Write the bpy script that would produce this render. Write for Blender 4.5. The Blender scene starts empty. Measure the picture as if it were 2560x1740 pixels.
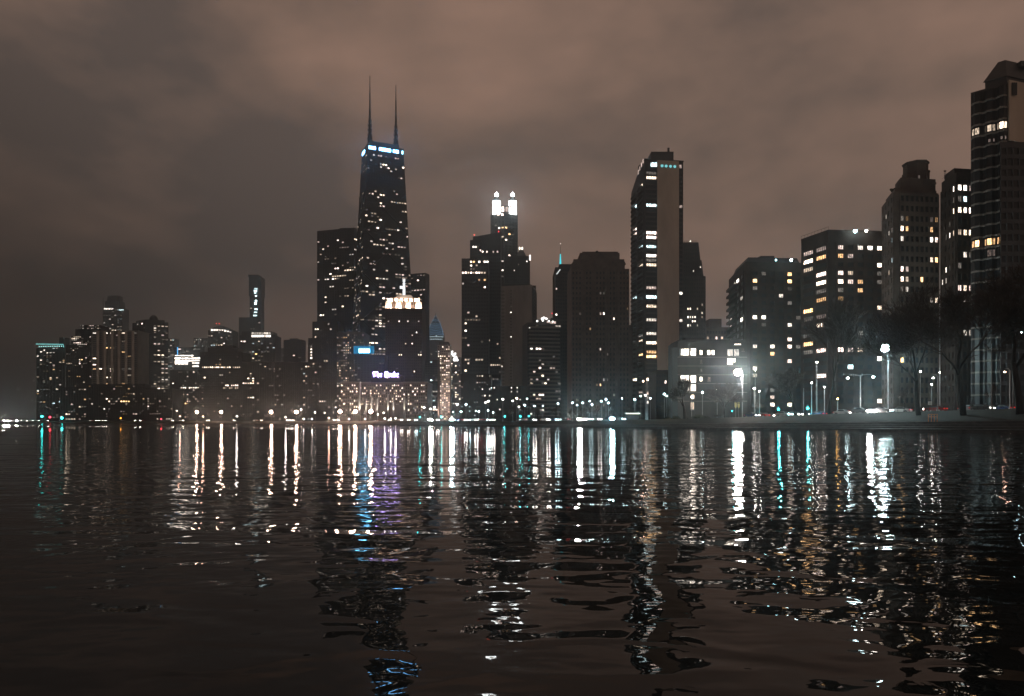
import bpy, math, random
from mathutils import Vector

# ------------------------------------------------------------------ camera, sky, light, exposure
F, HOR, CX, CAMH = 1849.0, 1055.0, 1280.0, 1.7      # pixels of a 2560 px wide picture, camera height in metres
sc = bpy.context.scene
COL = sc.collection
cam = bpy.data.cameras.new('camera'); co = bpy.data.objects.new('camera', cam); COL.objects.link(co)
co.location = (0, 0, CAMH); co.rotation_euler = (math.radians(90), 0, 0)
cam.sensor_width = 36; cam.lens = 36 * F / 2560; cam.shift_y = (HOR - 870) / 2560
cam.clip_start = 0.1; cam.clip_end = 9000
sc.camera = co

world = bpy.data.worlds.new('World'); sc.world = world; world.use_nodes = True
SKY_GAIN = 1.25
CLOUD_LOC = (6.3, 5.5, 7.0)
def build_sky():
    nt = world.node_tree; N = nt.nodes; L = nt.links; N.clear()
    def nd(t, **k):
        n = N.new(t)
        for a, b in k.items(): setattr(n, a, b)
        return n
    def math_(op, a, b=None, clamp=False):
        m = nd('ShaderNodeMath', operation=op, use_clamp=clamp)
        for i, x in enumerate((a, b)):
            if x is None: continue
            if isinstance(x, (int, float)): m.inputs[i].default_value = x
            else: L.new(x, m.inputs[i])
        return m.outputs[0]
    out = nd('ShaderNodeOutputWorld'); bg = nd('ShaderNodeBackground')
    tc = nd('ShaderNodeTexCoord'); sep = nd('ShaderNodeSeparateXYZ')
    L.new(tc.outputs['Generated'], sep.inputs[0])
    x, y, z = sep.outputs
    zz = math_('ADD', math_('MAXIMUM', z, 0.0), 0.30)
    comb = nd('ShaderNodeCombineXYZ')
    L.new(math_('DIVIDE', x, zz), comb.inputs[0]); L.new(math_('DIVIDE', y, zz), comb.inputs[1])
    def cloud(scale, detail, rough, dist, loc, rot, sc_):
        n = nd('ShaderNodeTexNoise'); n.inputs['Scale'].default_value = scale; n.inputs['Detail'].default_value = detail; n.inputs['Roughness'].default_value = rough; n.inputs['Distortion'].default_value = dist
        mp = nd('ShaderNodeMapping'); mp.inputs['Location'].default_value = loc; mp.inputs['Rotation'].default_value = (0, 0, rot); mp.inputs['Scale'].default_value = sc_
        L.new(comb.outputs[0], mp.inputs[0]); L.new(mp.outputs[0], n.inputs['Vector']); return n.outputs[0]
    def puff(scale, detail, loc, dist):
        n = nd('ShaderNodeTexNoise'); n.inputs['Scale'].default_value = scale; n.inputs['Detail'].default_value = detail; n.inputs['Roughness'].default_value = 0.55; n.inputs['Distortion'].default_value = dist
        mp = nd('ShaderNodeMapping'); mp.inputs['Location'].default_value = loc; mp.inputs['Scale'].default_value = (1, 1, 1.9); mp.inputs['Rotation'].default_value = (0, 0.22, 0)
        L.new(tc.outputs['Generated'], mp.inputs[0]); L.new(mp.outputs[0], n.inputs['Vector']); return n.outputs[0]
    big = cloud(0.55, 2, 0.5, 0.4, (3.3, 1.15, 0.0), 0.35, (1, 1.25, 1))
    mid = puff(3.2, 5, CLOUD_LOC, 0.12)
    mix = math_('ADD', math_('MULTIPLY', big, 0.45), math_('MULTIPLY', mid, 0.55))
    ramp = nd('ShaderNodeValToRGB'); e = ramp.color_ramp.elements
    e[0].position = 0.40; e[0].color = (0.076, 0.056, 0.048, 1)
    e[1].position = 0.61; e[1].color = (0.228, 0.137, 0.101, 1)
    m_ = e.new(0.5); m_.color = (0.150, 0.096, 0.073, 1)
    L.new(mix, ramp.inputs[0])
    # the city on the west side lights the cloud, the lake on the east side does not
    az = math_('MULTIPLY_ADD', x, 0.5); N_az = az.node; N_az.inputs[2].default_value = 0.0
    side = nd('ShaderNodeMapRange', interpolation_type='SMOOTHSTEP'); side.inputs['From Min'].default_value = -0.62; side.inputs['From Max'].default_value = 0.30
    side.inputs['To Min'].default_value = 0.20; side.inputs['To Max'].default_value = 1.12
    L.new(math_('ADD', x, math_('MULTIPLY', math_('MINIMUM', z, 0.5), 1.5)), side.inputs[0])
    mul = nd('ShaderNodeMix', data_type='RGBA', blend_type='MULTIPLY'); mul.inputs['Factor'].default_value = 1
    cs = nd('ShaderNodeCombineColor')
    for i in range(3): L.new(side.outputs[0], cs.inputs[i])
    L.new(ramp.outputs[0], mul.inputs['A']); L.new(cs.outputs[0], mul.inputs['B'])
    # what little is left of the real sky above the cloud
    sky = nd('ShaderNodeTexSky', sky_type='NISHITA', sun_disc=False); sky.sun_elevation = math.radians(-8); sky.sun_rotation = math.radians(60)
    add = nd('ShaderNodeMix', data_type='RGBA', blend_type='ADD'); add.inputs['Factor'].default_value = 0.1
    L.new(mul.outputs['Result'], add.inputs['A']); L.new(sky.outputs[0], add.inputs['B'])
    L.new(add.outputs['Result'], bg.inputs['Color']); bg.inputs['Strength'].default_value = SKY_GAIN
    L.new(bg.outputs[0], out.inputs[0])
build_sky()

sun = bpy.data.lights.new('sun', 'SUN'); sun.energy = 0.02; sun.angle = math.radians(60); sun.color = (1, 0.8, 0.65)
so = bpy.data.objects.new('sun', sun); COL.objects.link(so); so.rotation_euler = (math.radians(35), math.radians(15), 0)

vs = sc.view_settings; vs.view_transform = 'Standard'; vs.look = 'None'; vs.gamma = 1; vs.use_curve_mapping = False; vs.exposure = 0.0
sc.render.engine = 'CYCLES'
cy = sc.cycles
cy.max_bounces = 5; cy.diffuse_bounces = 1; cy.glossy_bounces = 3; cy.transmission_bounces = 3; cy.volume_bounces = 0; cy.transparent_max_bounces = 6
cy.sample_clamp_indirect = 3.0; cy.sample_clamp_direct = 0; cy.caustics_reflective = False; cy.caustics_refractive = False
cy.use_denoising = True; cy.use_light_tree = True
try: cy.denoiser = 'OPENIMAGEDENOISE'
except Exception: pass

# ------------------------------------------------------------------ small helpers
rng = random.Random(7)
def pt(px, Y): return Vector(((px - CX) * Y / F, Y))
def zat(py, Y): return CAMH + (HOR - py) * Y / F
def V3(p, z): return Vector((p[0], p[1], z))
def lerp(a, b, t): return a + (b - a) * t
ORD = 'first second third fourth fifth sixth seventh eighth ninth tenth eleventh twelfth thirteenth fourteenth fifteenth sixteenth seventeenth eighteenth nineteenth twentieth'.split()
TENS = {20: 'twenty', 30: 'thirty', 40: 'forty', 50: 'fifty', 60: 'sixty'}
def ordinal(i):
    if i < 20: return ORD[i]
    t, r = (i + 1) // 10 * 10, (i + 1) % 10
    if r == 0: return {30: 'thirtieth', 40: 'fortieth', 50: 'fiftieth', 60: 'sixtieth'}[t]
    return TENS[t] + '-' + ORD[r - 1]

def tag(o, label=None, cat=None, group=None, kind=None):
    if label: o['label'] = label
    if cat: o['category'] = cat
    if group: o['group'] = group
    if kind: o['kind'] = kind
    return o
def empty(name, loc, label=None, cat=None, group=None):
    o = bpy.data.objects.new(name, None); o.location = loc; COL.objects.link(o); o.empty_display_size = 0.1
    return tag(o, label, cat, group)
def link(name, mesh, parent=None, loc=None, rz=0, scale=None, kind=None):
    o = bpy.data.objects.new(name, mesh); COL.objects.link(o)
    if parent is not None: o.parent = parent
    if loc is not None: o.location = loc
    if rz: o.rotation_euler = (0, 0, rz)
    if scale is not None: o.scale = scale
    if kind: o['kind'] = kind
    return o
def copy_tree(o, parent=None):
    c = o.copy(); COL.objects.link(c); c.parent = parent
    for ch in list(o.children): copy_tree(ch, c)
    return c

class MB:
    def __init__(s): s.v = []; s.f = []; s.m = []; s.cur = 0
    def add(s, vs_, fs):
        b = len(s.v); s.v.extend(tuple(p) for p in vs_)
        for f in fs: s.f.append(tuple(b + i for i in f)); s.m.append(s.cur)
    def hexa(s, b4, t4):
        s.add(list(b4) + list(t4), [(3, 2, 1, 0), (4, 5, 6, 7), (0, 1, 5, 4), (1, 2, 6, 5), (2, 3, 7, 6), (3, 0, 4, 7)])
    def box(s, c, sx, sy, sz, rz=0.0):
        cs, sn = math.cos(rz), math.sin(rz); P = []
        for dz in (-sz, sz):
            for dx, dy in ((-sx, -sy), (sx, -sy), (sx, sy), (-sx, sy)):
                P.append((c[0] + dx * cs - dy * sn, c[1] + dx * sn + dy * cs, c[2] + dz))
        s.hexa(P[:4], P[4:])
    def prism(s, poly, z0, z1, top=None):
        n = len(poly); top = top or poly
        s.add([(p[0], p[1], z0) for p in poly] + [(p[0], p[1], z1) for p in top],
              [tuple(range(n - 1, -1, -1)), tuple(range(n, 2 * n))] + [(i, (i + 1) % n, n + (i + 1) % n, n + i) for i in range(n)])
    def tube(s, pts, rad, n=6, cap=True):
        rings = []; prev = None
        for i, p in enumerate(pts):
            p = Vector(p)
            d = (Vector(pts[min(i + 1, len(pts) - 1)]) - Vector(pts[max(i - 1, 0)]))
            if d.length < 1e-9: d = Vector((0, 0, 1))
            d.normalize()
            a = d.orthogonal() if prev is None else (prev - d * prev.dot(d))
            if a.length < 1e-6: a = d.orthogonal()
            a.normalize(); prev = a; b = d.cross(a)
            r = rad[i] if isinstance(rad, (list, tuple)) else rad
            rings.append([p + (a * math.cos(2 * math.pi * k / n) + b * math.sin(2 * math.pi * k / n)) * r for k in range(n)])
        fs = []
        for i in range(len(pts) - 1):
            for k in range(n):
                fs.append((i * n + k, i * n + (k + 1) % n, (i + 1) * n + (k + 1) % n, (i + 1) * n + k))
        if cap: fs += [tuple(range(n - 1, -1, -1)), tuple((len(pts) - 1) * n + k for k in range(n))]
        s.add([q for r_ in rings for q in r_], fs)
    def ball(s, c, r, nu=10, nv=6, sz=1.0):
        P = [(c[0], c[1], c[2] - r * sz)]
        for j in range(1, nv):
            t = math.pi * j / nv - math.pi / 2
            for i in range(nu):
                a = 2 * math.pi * i / nu
                P.append((c[0] + r * math.cos(t) * math.cos(a), c[1] + r * math.cos(t) * math.sin(a), c[2] + r * sz * math.sin(t)))
        P.append((c[0], c[1], c[2] + r * sz)); fs = []
        for i in range(nu):
            fs.append((0, 1 + (i + 1) % nu, 1 + i)); fs.append((len(P) - 1, 1 + (nv - 2) * nu + i, 1 + (nv - 2) * nu + (i + 1) % nu))
            for j in range(nv - 2):
                a, b = 1 + j * nu + i, 1 + j * nu + (i + 1) % nu
                fs.append((a, b, b + nu, a + nu))
        s.add(P, fs)
    def mesh(s, name, mats, off=(0, 0, 0), smooth=False):
        me = bpy.data.meshes.new(name)
        me.from_pydata([(x - off[0], y - off[1], z - off[2]) for x, y, z in s.v], [], s.f)
        for m in (mats if isinstance(mats, (list, tuple)) else [mats]): me.materials.append(m)
        if any(s.m): me.polygons.foreach_set('material_index', s.m)
        if smooth: me.polygons.foreach_set('use_smooth', [True] * len(s.f))
        me.update(); return me
    def build(s, name, mats, parent=None, kind=None, smooth=False):
        off = parent.location if parent is not None else (0, 0, 0)
        if parent is not None and parent.parent is not None: off = Vector(off) + parent.parent.location
        return link(name, s.mesh(name, mats, off, smooth), parent, kind=kind)

# ------------------------------------------------------------------ materials
def mat(name):
    m = bpy.data.materials.new(name); m.use_nodes = True; m.node_tree.nodes.clear(); return m
def surf(name, c0, c1, scale=0.4, rough=0.85, spec=0.3, detail=5, metal=0.0, bump=0.0, stretch=(1, 1, 1), rough_var=0.1):
    m = mat(name); nt = m.node_tree; N, L = nt.nodes, nt.links
    o = N.new('ShaderNodeOutputMaterial'); b = N.new('ShaderNodeBsdfPrincipled'); L.new(b.outputs[0], o.inputs[0])
    g = N.new('ShaderNodeNewGeometry'); mp = N.new('ShaderNodeMapping'); mp.inputs['Scale'].default_value = stretch
    L.new(g.outputs['Position'], mp.inputs[0])
    n = N.new('ShaderNodeTexNoise'); n.inputs['Scale'].default_value = scale; n.inputs['Detail'].default_value = detail; n.inputs['Roughness'].default_value = 0.65
    L.new(mp.outputs[0], n.inputs['Vector'])
    r = N.new('ShaderNodeValToRGB'); r.color_ramp.elements[0].position = 0.33; r.color_ramp.elements[1].position = 0.68
    r.color_ramp.elements[0].color = (*c0, 1); r.color_ramp.elements[1].color = (*c1, 1)
    L.new(n.outputs[0], r.inputs[0]); L.new(r.outputs[0], b.inputs['Base Color'])
    mr = N.new('ShaderNodeMapRange'); mr.inputs['To Min'].default_value = max(0.02, rough - rough_var); mr.inputs['To Max'].default_value = min(1, rough + rough_var)
    L.new(n.outputs[0], mr.inputs[0]); L.new(mr.outputs[0], b.inputs['Roughness'])
    b.inputs['Metallic'].default_value = metal; b.inputs['Specular IOR Level'].default_value = spec
    if bump:
        bp = N.new('ShaderNodeBump'); bp.inputs['Strength'].default_value = bump; bp.inputs['Distance'].default_value = 0.1
        L.new(n.outputs[0], bp.inputs['Height']); L.new(bp.outputs[0], b.inputs['Normal'])
    return m
def lit_window(name, col, s):
    """a room seen through a pane: curtains, blinds and lamps make it uneven, each window its own"""
    m = mat(name); nt = m.node_tree; N, L = nt.nodes, nt.links
    o = N.new('ShaderNodeOutputMaterial'); e = N.new('ShaderNodeEmission'); L.new(e.outputs[0], o.inputs[0])
    tc = N.new('ShaderNodeTexCoord'); oi = N.new('ShaderNodeObjectInfo')
    ad = N.new('ShaderNodeVectorMath'); ad.operation = 'ADD'
    cx = N.new('ShaderNodeCombineXYZ'); ml = N.new('ShaderNodeMath'); ml.operation = 'MULTIPLY'; ml.inputs[1].default_value = 91.7
    L.new(oi.outputs['Random'], ml.inputs[0])
    for i in range(3): L.new(ml.outputs[0], cx.inputs[i])
    mp = N.new('ShaderNodeMapping'); mp.inputs['Scale'].default_value = (5.0, 5.0, 2.2)
    L.new(tc.outputs['Object'], mp.inputs[0]); L.new(mp.outputs[0], ad.inputs[0]); L.new(cx.outputs[0], ad.inputs[1])
    n = N.new('ShaderNodeTexNoise'); n.inputs['Scale'].default_value = 1.0; n.inputs['Detail'].default_value = 2
    L.new(ad.outputs[0], n.inputs['Vector'])
    r1 = N.new('ShaderNodeMapRange'); r1.inputs['From Min'].default_value = 0.3; r1.inputs['From Max'].default_value = 0.68; r1.inputs['To Min'].default_value = 0.10; r1.inputs['To Max'].default_value = 1.8
    L.new(n.outputs[0], r1.inputs[0])
    r2 = N.new('ShaderNodeMapRange'); r2.inputs['To Min'].default_value = 0.35; r2.inputs['To Max'].default_value = 1.5
    L.new(oi.outputs['Random'], r2.inputs[0])
    mm = N.new('ShaderNodeMath'); mm.operation = 'MULTIPLY'; L.new(r1.outputs[0], mm.inputs[0]); L.new(r2.outputs[0], mm.inputs[1])
    ms = N.new('ShaderNodeMath'); ms.operation = 'MULTIPLY'; ms.inputs[1].default_value = s; L.new(mm.outputs[0], ms.inputs[0])
    e.inputs['Color'].default_value = (*col, 1); L.new(ms.outputs[0], e.inputs['Strength'])
    m.cycles.emission_sampling = 'NONE'
    return m
def glow(name, col, s, sampled=False):
    m = mat(name); nt = m.node_tree; N, L = nt.nodes, nt.links
    o = N.new('ShaderNodeOutputMaterial'); e = N.new('ShaderNodeEmission'); L.new(e.outputs[0], o.inputs[0])
    e.inputs['Color'].default_value = (*col, 1); e.inputs['Strength'].default_value = s
    if not sampled: m.cycles.emission_sampling = 'NONE'
    return m
M = {}
M['black_steel'] = surf('black_steel', (0.012, 0.013, 0.014), (0.022, 0.023, 0.025), 0.3, 0.55, 0.4, metal=0.3)
M['dark_brick'] = surf('dark_brick', (0.036, 0.029, 0.025), (0.066, 0.052, 0.044), 0.25, 0.9, 0.2)
M['brown_brick'] = surf('brown_brick', (0.078, 0.065, 0.056), (0.14, 0.118, 0.10), 0.22, 0.9, 0.2)
M['grey_stone'] = surf('grey_stone', (0.15, 0.142, 0.13), (0.23, 0.218, 0.20), 0.12, 0.85, 0.25)
M['pale_stone'] = surf('pale_stone', (0.42, 0.38, 0.33), (0.56, 0.51, 0.45), 0.12, 0.8, 0.3)
M['tan_concrete'] = surf('tan_concrete', (0.40, 0.355, 0.295), (0.56, 0.50, 0.42), 0.08, 0.9, 0.2, stretch=(1, 1, 0.25))
M['dark_concrete'] = surf('dark_concrete', (0.048, 0.047, 0.045), (0.085, 0.083, 0.078), 0.15, 0.9, 0.2, stretch=(1, 1, 0.3))
M['dark_panel'] = surf('dark_panel', (0.035, 0.037, 0.04), (0.06, 0.062, 0.066), 0.2, 0.6, 0.4)
M['hotel_stone'] = surf('hotel_stone', (0.30, 0.245, 0.205), (0.42, 0.35, 0.30), 0.12, 0.85, 0.25)
M['grey_concrete'] = surf('grey_concrete', (0.15, 0.145, 0.135), (0.25, 0.24, 0.22), 0.10, 0.9, 0.2, stretch=(1, 1, 0.3))
M['glass'] = surf('dark_glass', (0.006, 0.008, 0.010), (0.014, 0.017, 0.02), 0.3, 0.42, 0.4, rough_var=0.1)
M['concrete_walk'] = surf('concrete_walk', (0.04, 0.039, 0.037), (0.10, 0.096, 0.09), 0.35, 0.75, 0.3, bump=0.3)
M['wet_wall'] = surf('wet_concrete', (0.04, 0.04, 0.04), (0.09, 0.088, 0.083), 0.9, 0.6, 0.4, bump=0.3)
M['grass'] = surf('winter_grass', (0.012, 0.013, 0.008), (0.028, 0.026, 0.016), 0.8, 0.95, 0.1, bump=0.4)
M['soil'] = surf('city_ground', (0.05, 0.05, 0.048), (0.085, 0.083, 0.078), 0.06, 0.9, 0.2)
M['asphalt'] = surf('asphalt', (0.035, 0.035, 0.036), (0.062, 0.062, 0.062), 1.5, 0.55, 0.4)
M['road_paint'] = surf('road_paint', (0.6, 0.6, 0.58), (0.8, 0.8, 0.77), 2, 0.7, 0.3)
M['bark'] = surf('bark', (0.022, 0.018, 0.015), (0.045, 0.038, 0.032), 1.8, 0.95, 0.1, stretch=(1, 1, 0.3), bump=0.4)
M['twig'] = surf('twig_bark', (0.05, 0.04, 0.032), (0.10, 0.082, 0.066), 1.8, 0.95, 0.1)
M['pole'] = surf('galvanised_pole', (0.25, 0.255, 0.26), (0.36, 0.365, 0.37), 2.0, 0.5, 0.4, metal=0.5)
M['dark_metal'] = surf('dark_metal', (0.02, 0.021, 0.022), (0.04, 0.041, 0.043), 2.0, 0.5, 0.4, metal=0.4)
M['rubber'] = surf('rubber', (0.012, 0.012, 0.012), (0.022, 0.022, 0.022), 6, 0.8, 0.2)
M['orange_paint'] = surf('orange_paint', (0.55, 0.17, 0.04), (0.75, 0.26, 0.07), 3, 0.6, 0.4)
M['white_paint'] = surf('white_paint', (0.70, 0.69, 0.66), (0.8, 0.79, 0.76), 1.2, 0.6, 0.4)
M['bush'] = surf('bush_leaf', (0.018, 0.022, 0.012), (0.04, 0.042, 0.025), 2, 0.9, 0.1)
M['frame'] = surf('window_frame', (0.02, 0.02, 0.021), (0.035, 0.035, 0.036), 1.0, 0.6, 0.3)
for k, a, b in (('car_black', (0.01, 0.01, 0.012), (0.016, 0.016, 0.018)), ('car_white', (0.62, 0.62, 0.61), (0.72, 0.72, 0.71)), ('car_grey', (0.14, 0.145, 0.15), (0.18, 0.185, 0.19)),
                ('car_red', (0.22, 0.016, 0.014), (0.3, 0.025, 0.02)), ('car_blue', (0.02, 0.04, 0.11), (0.03, 0.055, 0.15))):
    M[k] = surf(k, a, b, 1.0, 0.25, 0.6, rough_var=0.05)
WC = {'W': (1, 0.78, 0.58), 'P': (1, 0.76, 0.66), 'N': (1, 0.87, 0.75), 'C': (0.72, 0.96, 1.0), 'A': (1, 0.58, 0.26), 'B': (0.25, 0.65, 1.0)}
WL = {1: 0.16, 2: 1.0, 3: 3.8, 4: 6.0}
WM = {}
def wmat(c, l):
    if (c, l) not in WM: WM[c, l] = lit_window('lit_window_%s%d' % (c, l), WC[c], WL[l])
    return WM[c, l]
WMESH = {}
def wmesh(c, l, mull):
    """unit window: frame ring, mullions and a pane set back in it (local x along the wall, y = outward)"""
    k = (c, l, mull)
    if k in WMESH: return WMESH[k]
    b = MB(); t = 0.05
    b.cur = 1; b.add([(-.5 + t, 0, -.5 + t), (.5 - t, 0, -.5 + t), (.5 - t, 0, .5 - t), (-.5 + t, 0, .5 - t)], [(0, 1, 2, 3)])
    b.cur = 0
    for x0, x1, z0, z1 in ((-.5, .5, -.5, -.5 + t), (-.5, .5, .5 - t, .5), (-.5, -.5 + t, -.5 + t, .5 - t), (.5 - t, .5, -.5 + t, .5 - t)):
        b.box(((x0 + x1) / 2, -0.03, (z0 + z1) / 2), (x1 - x0) / 2, 0.06, (z1 - z0) / 2)
    for q in range(mull):
        b.box((-.5 + (q + 1) / (mull + 1), -0.02, 0), 0.018, 0.05, .5 - t)
    WMESH[k] = b.mesh('window', [M['frame'], wmat(c, l)])
    return WMESH[k]

# ------------------------------------------------------------------ shoreline and terrain
#       px     Y     z walk, z bank, walk width, bank width
SH = [(4300, 60, 2.0, 4.9, 10, 17), (3400, 82, 2.0, 4.9, 10, 17), (2560, 112, 1.9, 4.7, 10, 16), (2400, 121, 1.8, 4.4, 10, 16), (2100, 143, 1.6, 3.9, 10, 15), (1800, 165, 1.35, 3.3, 10, 14),
      (1500, 210, 1.0, 2.5, 9, 13), (1300, 250, 0.9, 2.1, 8, 12), (1150, 286, 0.85, 2.0, 8, 12), (900, 393, 0.85, 2.2, 8, 12), (700, 500, 0.9, 2.3, 8, 12), (500, 629, 0.9, 2.5, 8, 12),
      (250, 800, 0.9, 2.7, 8, 12), (0, 1000, 1.0, 3.0, 8, 12), (-260, 1240, 1.0, 3.0, 8, 12), (-700, 1700, 1.0, 3.0, 8, 12), (-1000, 2100, 1.0, 3.0, 8, 12)]
def catmull(P, n):
    out = []
    for i in range(len(P) - 1):
        p0, p1, p2, p3 = P[max(i - 1, 0)], P[i], P[i + 1], P[min(i + 2, len(P) - 1)]
        for k in range(n):
            t = k / n
            out.append([0.5 * (2 * b + (c - a) * t + (2 * a - 5 * b + 4 * c - d) * t * t + (3 * b - a - 3 * c + d) * t ** 3) for a, b, c, d in zip(p0, p1, p2, p3)])
    out.append(list(P[-1])); return out
CTRL = [[*pt(px, Y), zc, zb, w1, w2] for px, Y, zc, zb, w1, w2 in SH]
LINE = catmull(CTRL, 14)
NRM = []
for i in range(len(LINE)):
    a, b = LINE[max(i - 1, 0)], LINE[min(i + 1, len(LINE) - 1)]
    d = Vector((b[0] - a[0], b[1] - a[1])).normalized()
    NRM.append(Vector((d.y, -d.x)))                       # land side
TAN = [Vector((-n.y, n.x)) for n in NRM]
def ground(x, y):
    best = None
    for i in range(len(LINE) - 1):
        a, b = LINE[i], LINE[i + 1]
        ex, ey = b[0] - a[0], b[1] - a[1]
        t = max(0, min(1, ((x - a[0]) * ex + (y - a[1]) * ey) / (ex * ex + ey * ey)))
        dx, dy = x - a[0] - ex * t, y - a[1] - ey * t
        d = math.hypot(dx, dy)
        if best is None or d < best[0]: best = (d, i, t, dx * NRM[i].x + dy * NRM[i].y)
    d, i, t, sgn = best
    q = [lerp(LINE[i][k], LINE[i + 1][k], t) for k in range(6)]
    off = d if sgn >= 0 else -d
    zc, zb, w1, w2 = q[2:]
    if off < 0: z = 0.0
    elif off < w1: z = lerp(0.5, zc, off / w1)
    elif off < w1 + w2: z = lerp(zc, zb, (off - w1) / w2)
    else: z = zb
    return off, z, TAN[i], w1 + w2
def spot(px, off):
    """the ground point seen at this column, a given way inland from the water's edge"""
    lo, hi = 40.0, 2500.0
    for _ in range(40):
        mid = (lo + hi) / 2; p = pt(px, mid)
        if ground(p.x, p.y)[0] < off: lo = mid
        else: hi = mid
    p = pt(px, hi); o, z, t, w = ground(p.x, p.y)
    return p, z, t
def strip(name, o0, o1, z0f, z1f, m, thick=0.0, i0=0, i1=None):
    i1 = i1 or len(LINE); v = []; f = []
    for i in range(i0, i1):
        q, n = LINE[i], NRM[i]; a0, a1 = o0(q), o1(q)
        v.append((q[0] + n.x * a0, q[1] + n.y * a0, z0f(q))); v.append((q[0] + n.x * a1, q[1] + n.y * a1, z1f(q)))
        if i > i0: k = len(v); f.append((k - 4, k - 3, k - 1, k - 2))
    me = bpy.data.meshes.new(name); me.from_pydata(v, [], f); me.materials.append(m)
    me.polygons.foreach_set('use_smooth', [True] * len(f)); me.update()
    o = link(name, me); o['kind'] = 'structure'; return o
W = lambda q: q[4] + q[5]
strip('seawall', lambda q: 0, lambda q: 0.25, lambda q: -0.9, lambda q: 0.46, M['wet_wall'])
NS = 4
for k_ in range(NS):
    z_ = lambda q, k=k_: lerp(0.5, q[2], k / (NS - 1)); a_ = lambda q, k=k_: (0.1 + (q[4] - 0.1) * k / NS); b_ = lambda q, k=k_: (0.1 + (q[4] - 0.1) * (k + 1) / NS)
    strip('promenade', a_, b_, z_, lambda q, z=z_: z(q) + 0.03, M['concrete_walk'])
    if k_ < NS - 1: strip('step_riser', b_, lambda q, b=b_: b(q) + 0.02, lambda q, z=z_: z(q) + 0.03, lambda q, k=k_: lerp(0.5, q[2], (k + 1) / (NS - 1)), M['wet_wall'])
strip('promenade_kerb', lambda q: q[4] - 0.15, lambda q: q[4] + 0.05, lambda q: q[2] + 0.004, lambda q: q[2] + 0.16, M['concrete_walk'])
strip('grass_bank', lambda q: q[4], W, lambda q: q[2] + 0.10, lambda q: q[3], M['grass'])
strip('verge', W, lambda q: W(q) + 7, lambda q: q[3], lambda q: q[3], M['grass'])
strip('road_kerb', lambda q: W(q) + 6.8, lambda q: W(q) + 7.05, lambda q: q[3] + 0.12, lambda q: q[3] + 0.12, M['concrete_walk'])
strip('road', lambda q: W(q) + 7.0, lambda q: W(q) + 33, lambda q: q[3] + 0.006, lambda q: q[3] + 0.006, M['asphalt'])
strip('parkland', lambda q: W(q) + 33, lambda q: W(q) + 120, lambda q: q[3], lambda q: q[3], M['grass'])
strip('city_ground', lambda q: W(q) + 120, lambda q: W(q) + 1500, lambda q: q[3], lambda q: q[3], M['soil'])
mk = MB()
for i in range(2, len(LINE) - 1):
    q, n, t = LINE[i], NRM[i], TAN[i]
    L_ = math.hypot(LINE[i + 1][0] - q[0], LINE[i + 1][1] - q[1]); k = 0.0
    while k < L_ and q[1] < 420:
        for lane in (11.0, 15.0, 19.8, 20.2, 24.5, 28.5):
            b = Vector((q[0], q[1])) + n * (W(q) + lane) + t * k
            z = q[3] + 0.012; ln = 3.0 if lane not in (19.8, 20.2) else 8.5
            e1, e2 = t * ln, n * 0.14
            mk.add([V3(b, z), V3(b + e1, z), V3(b + e1 + e2, z), V3(b + e2, z)], [(0, 1, 2, 3)])
        k += 9.0
o = mk.build('road_marking', M['road_paint']); o['kind'] = 'structure'

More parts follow.
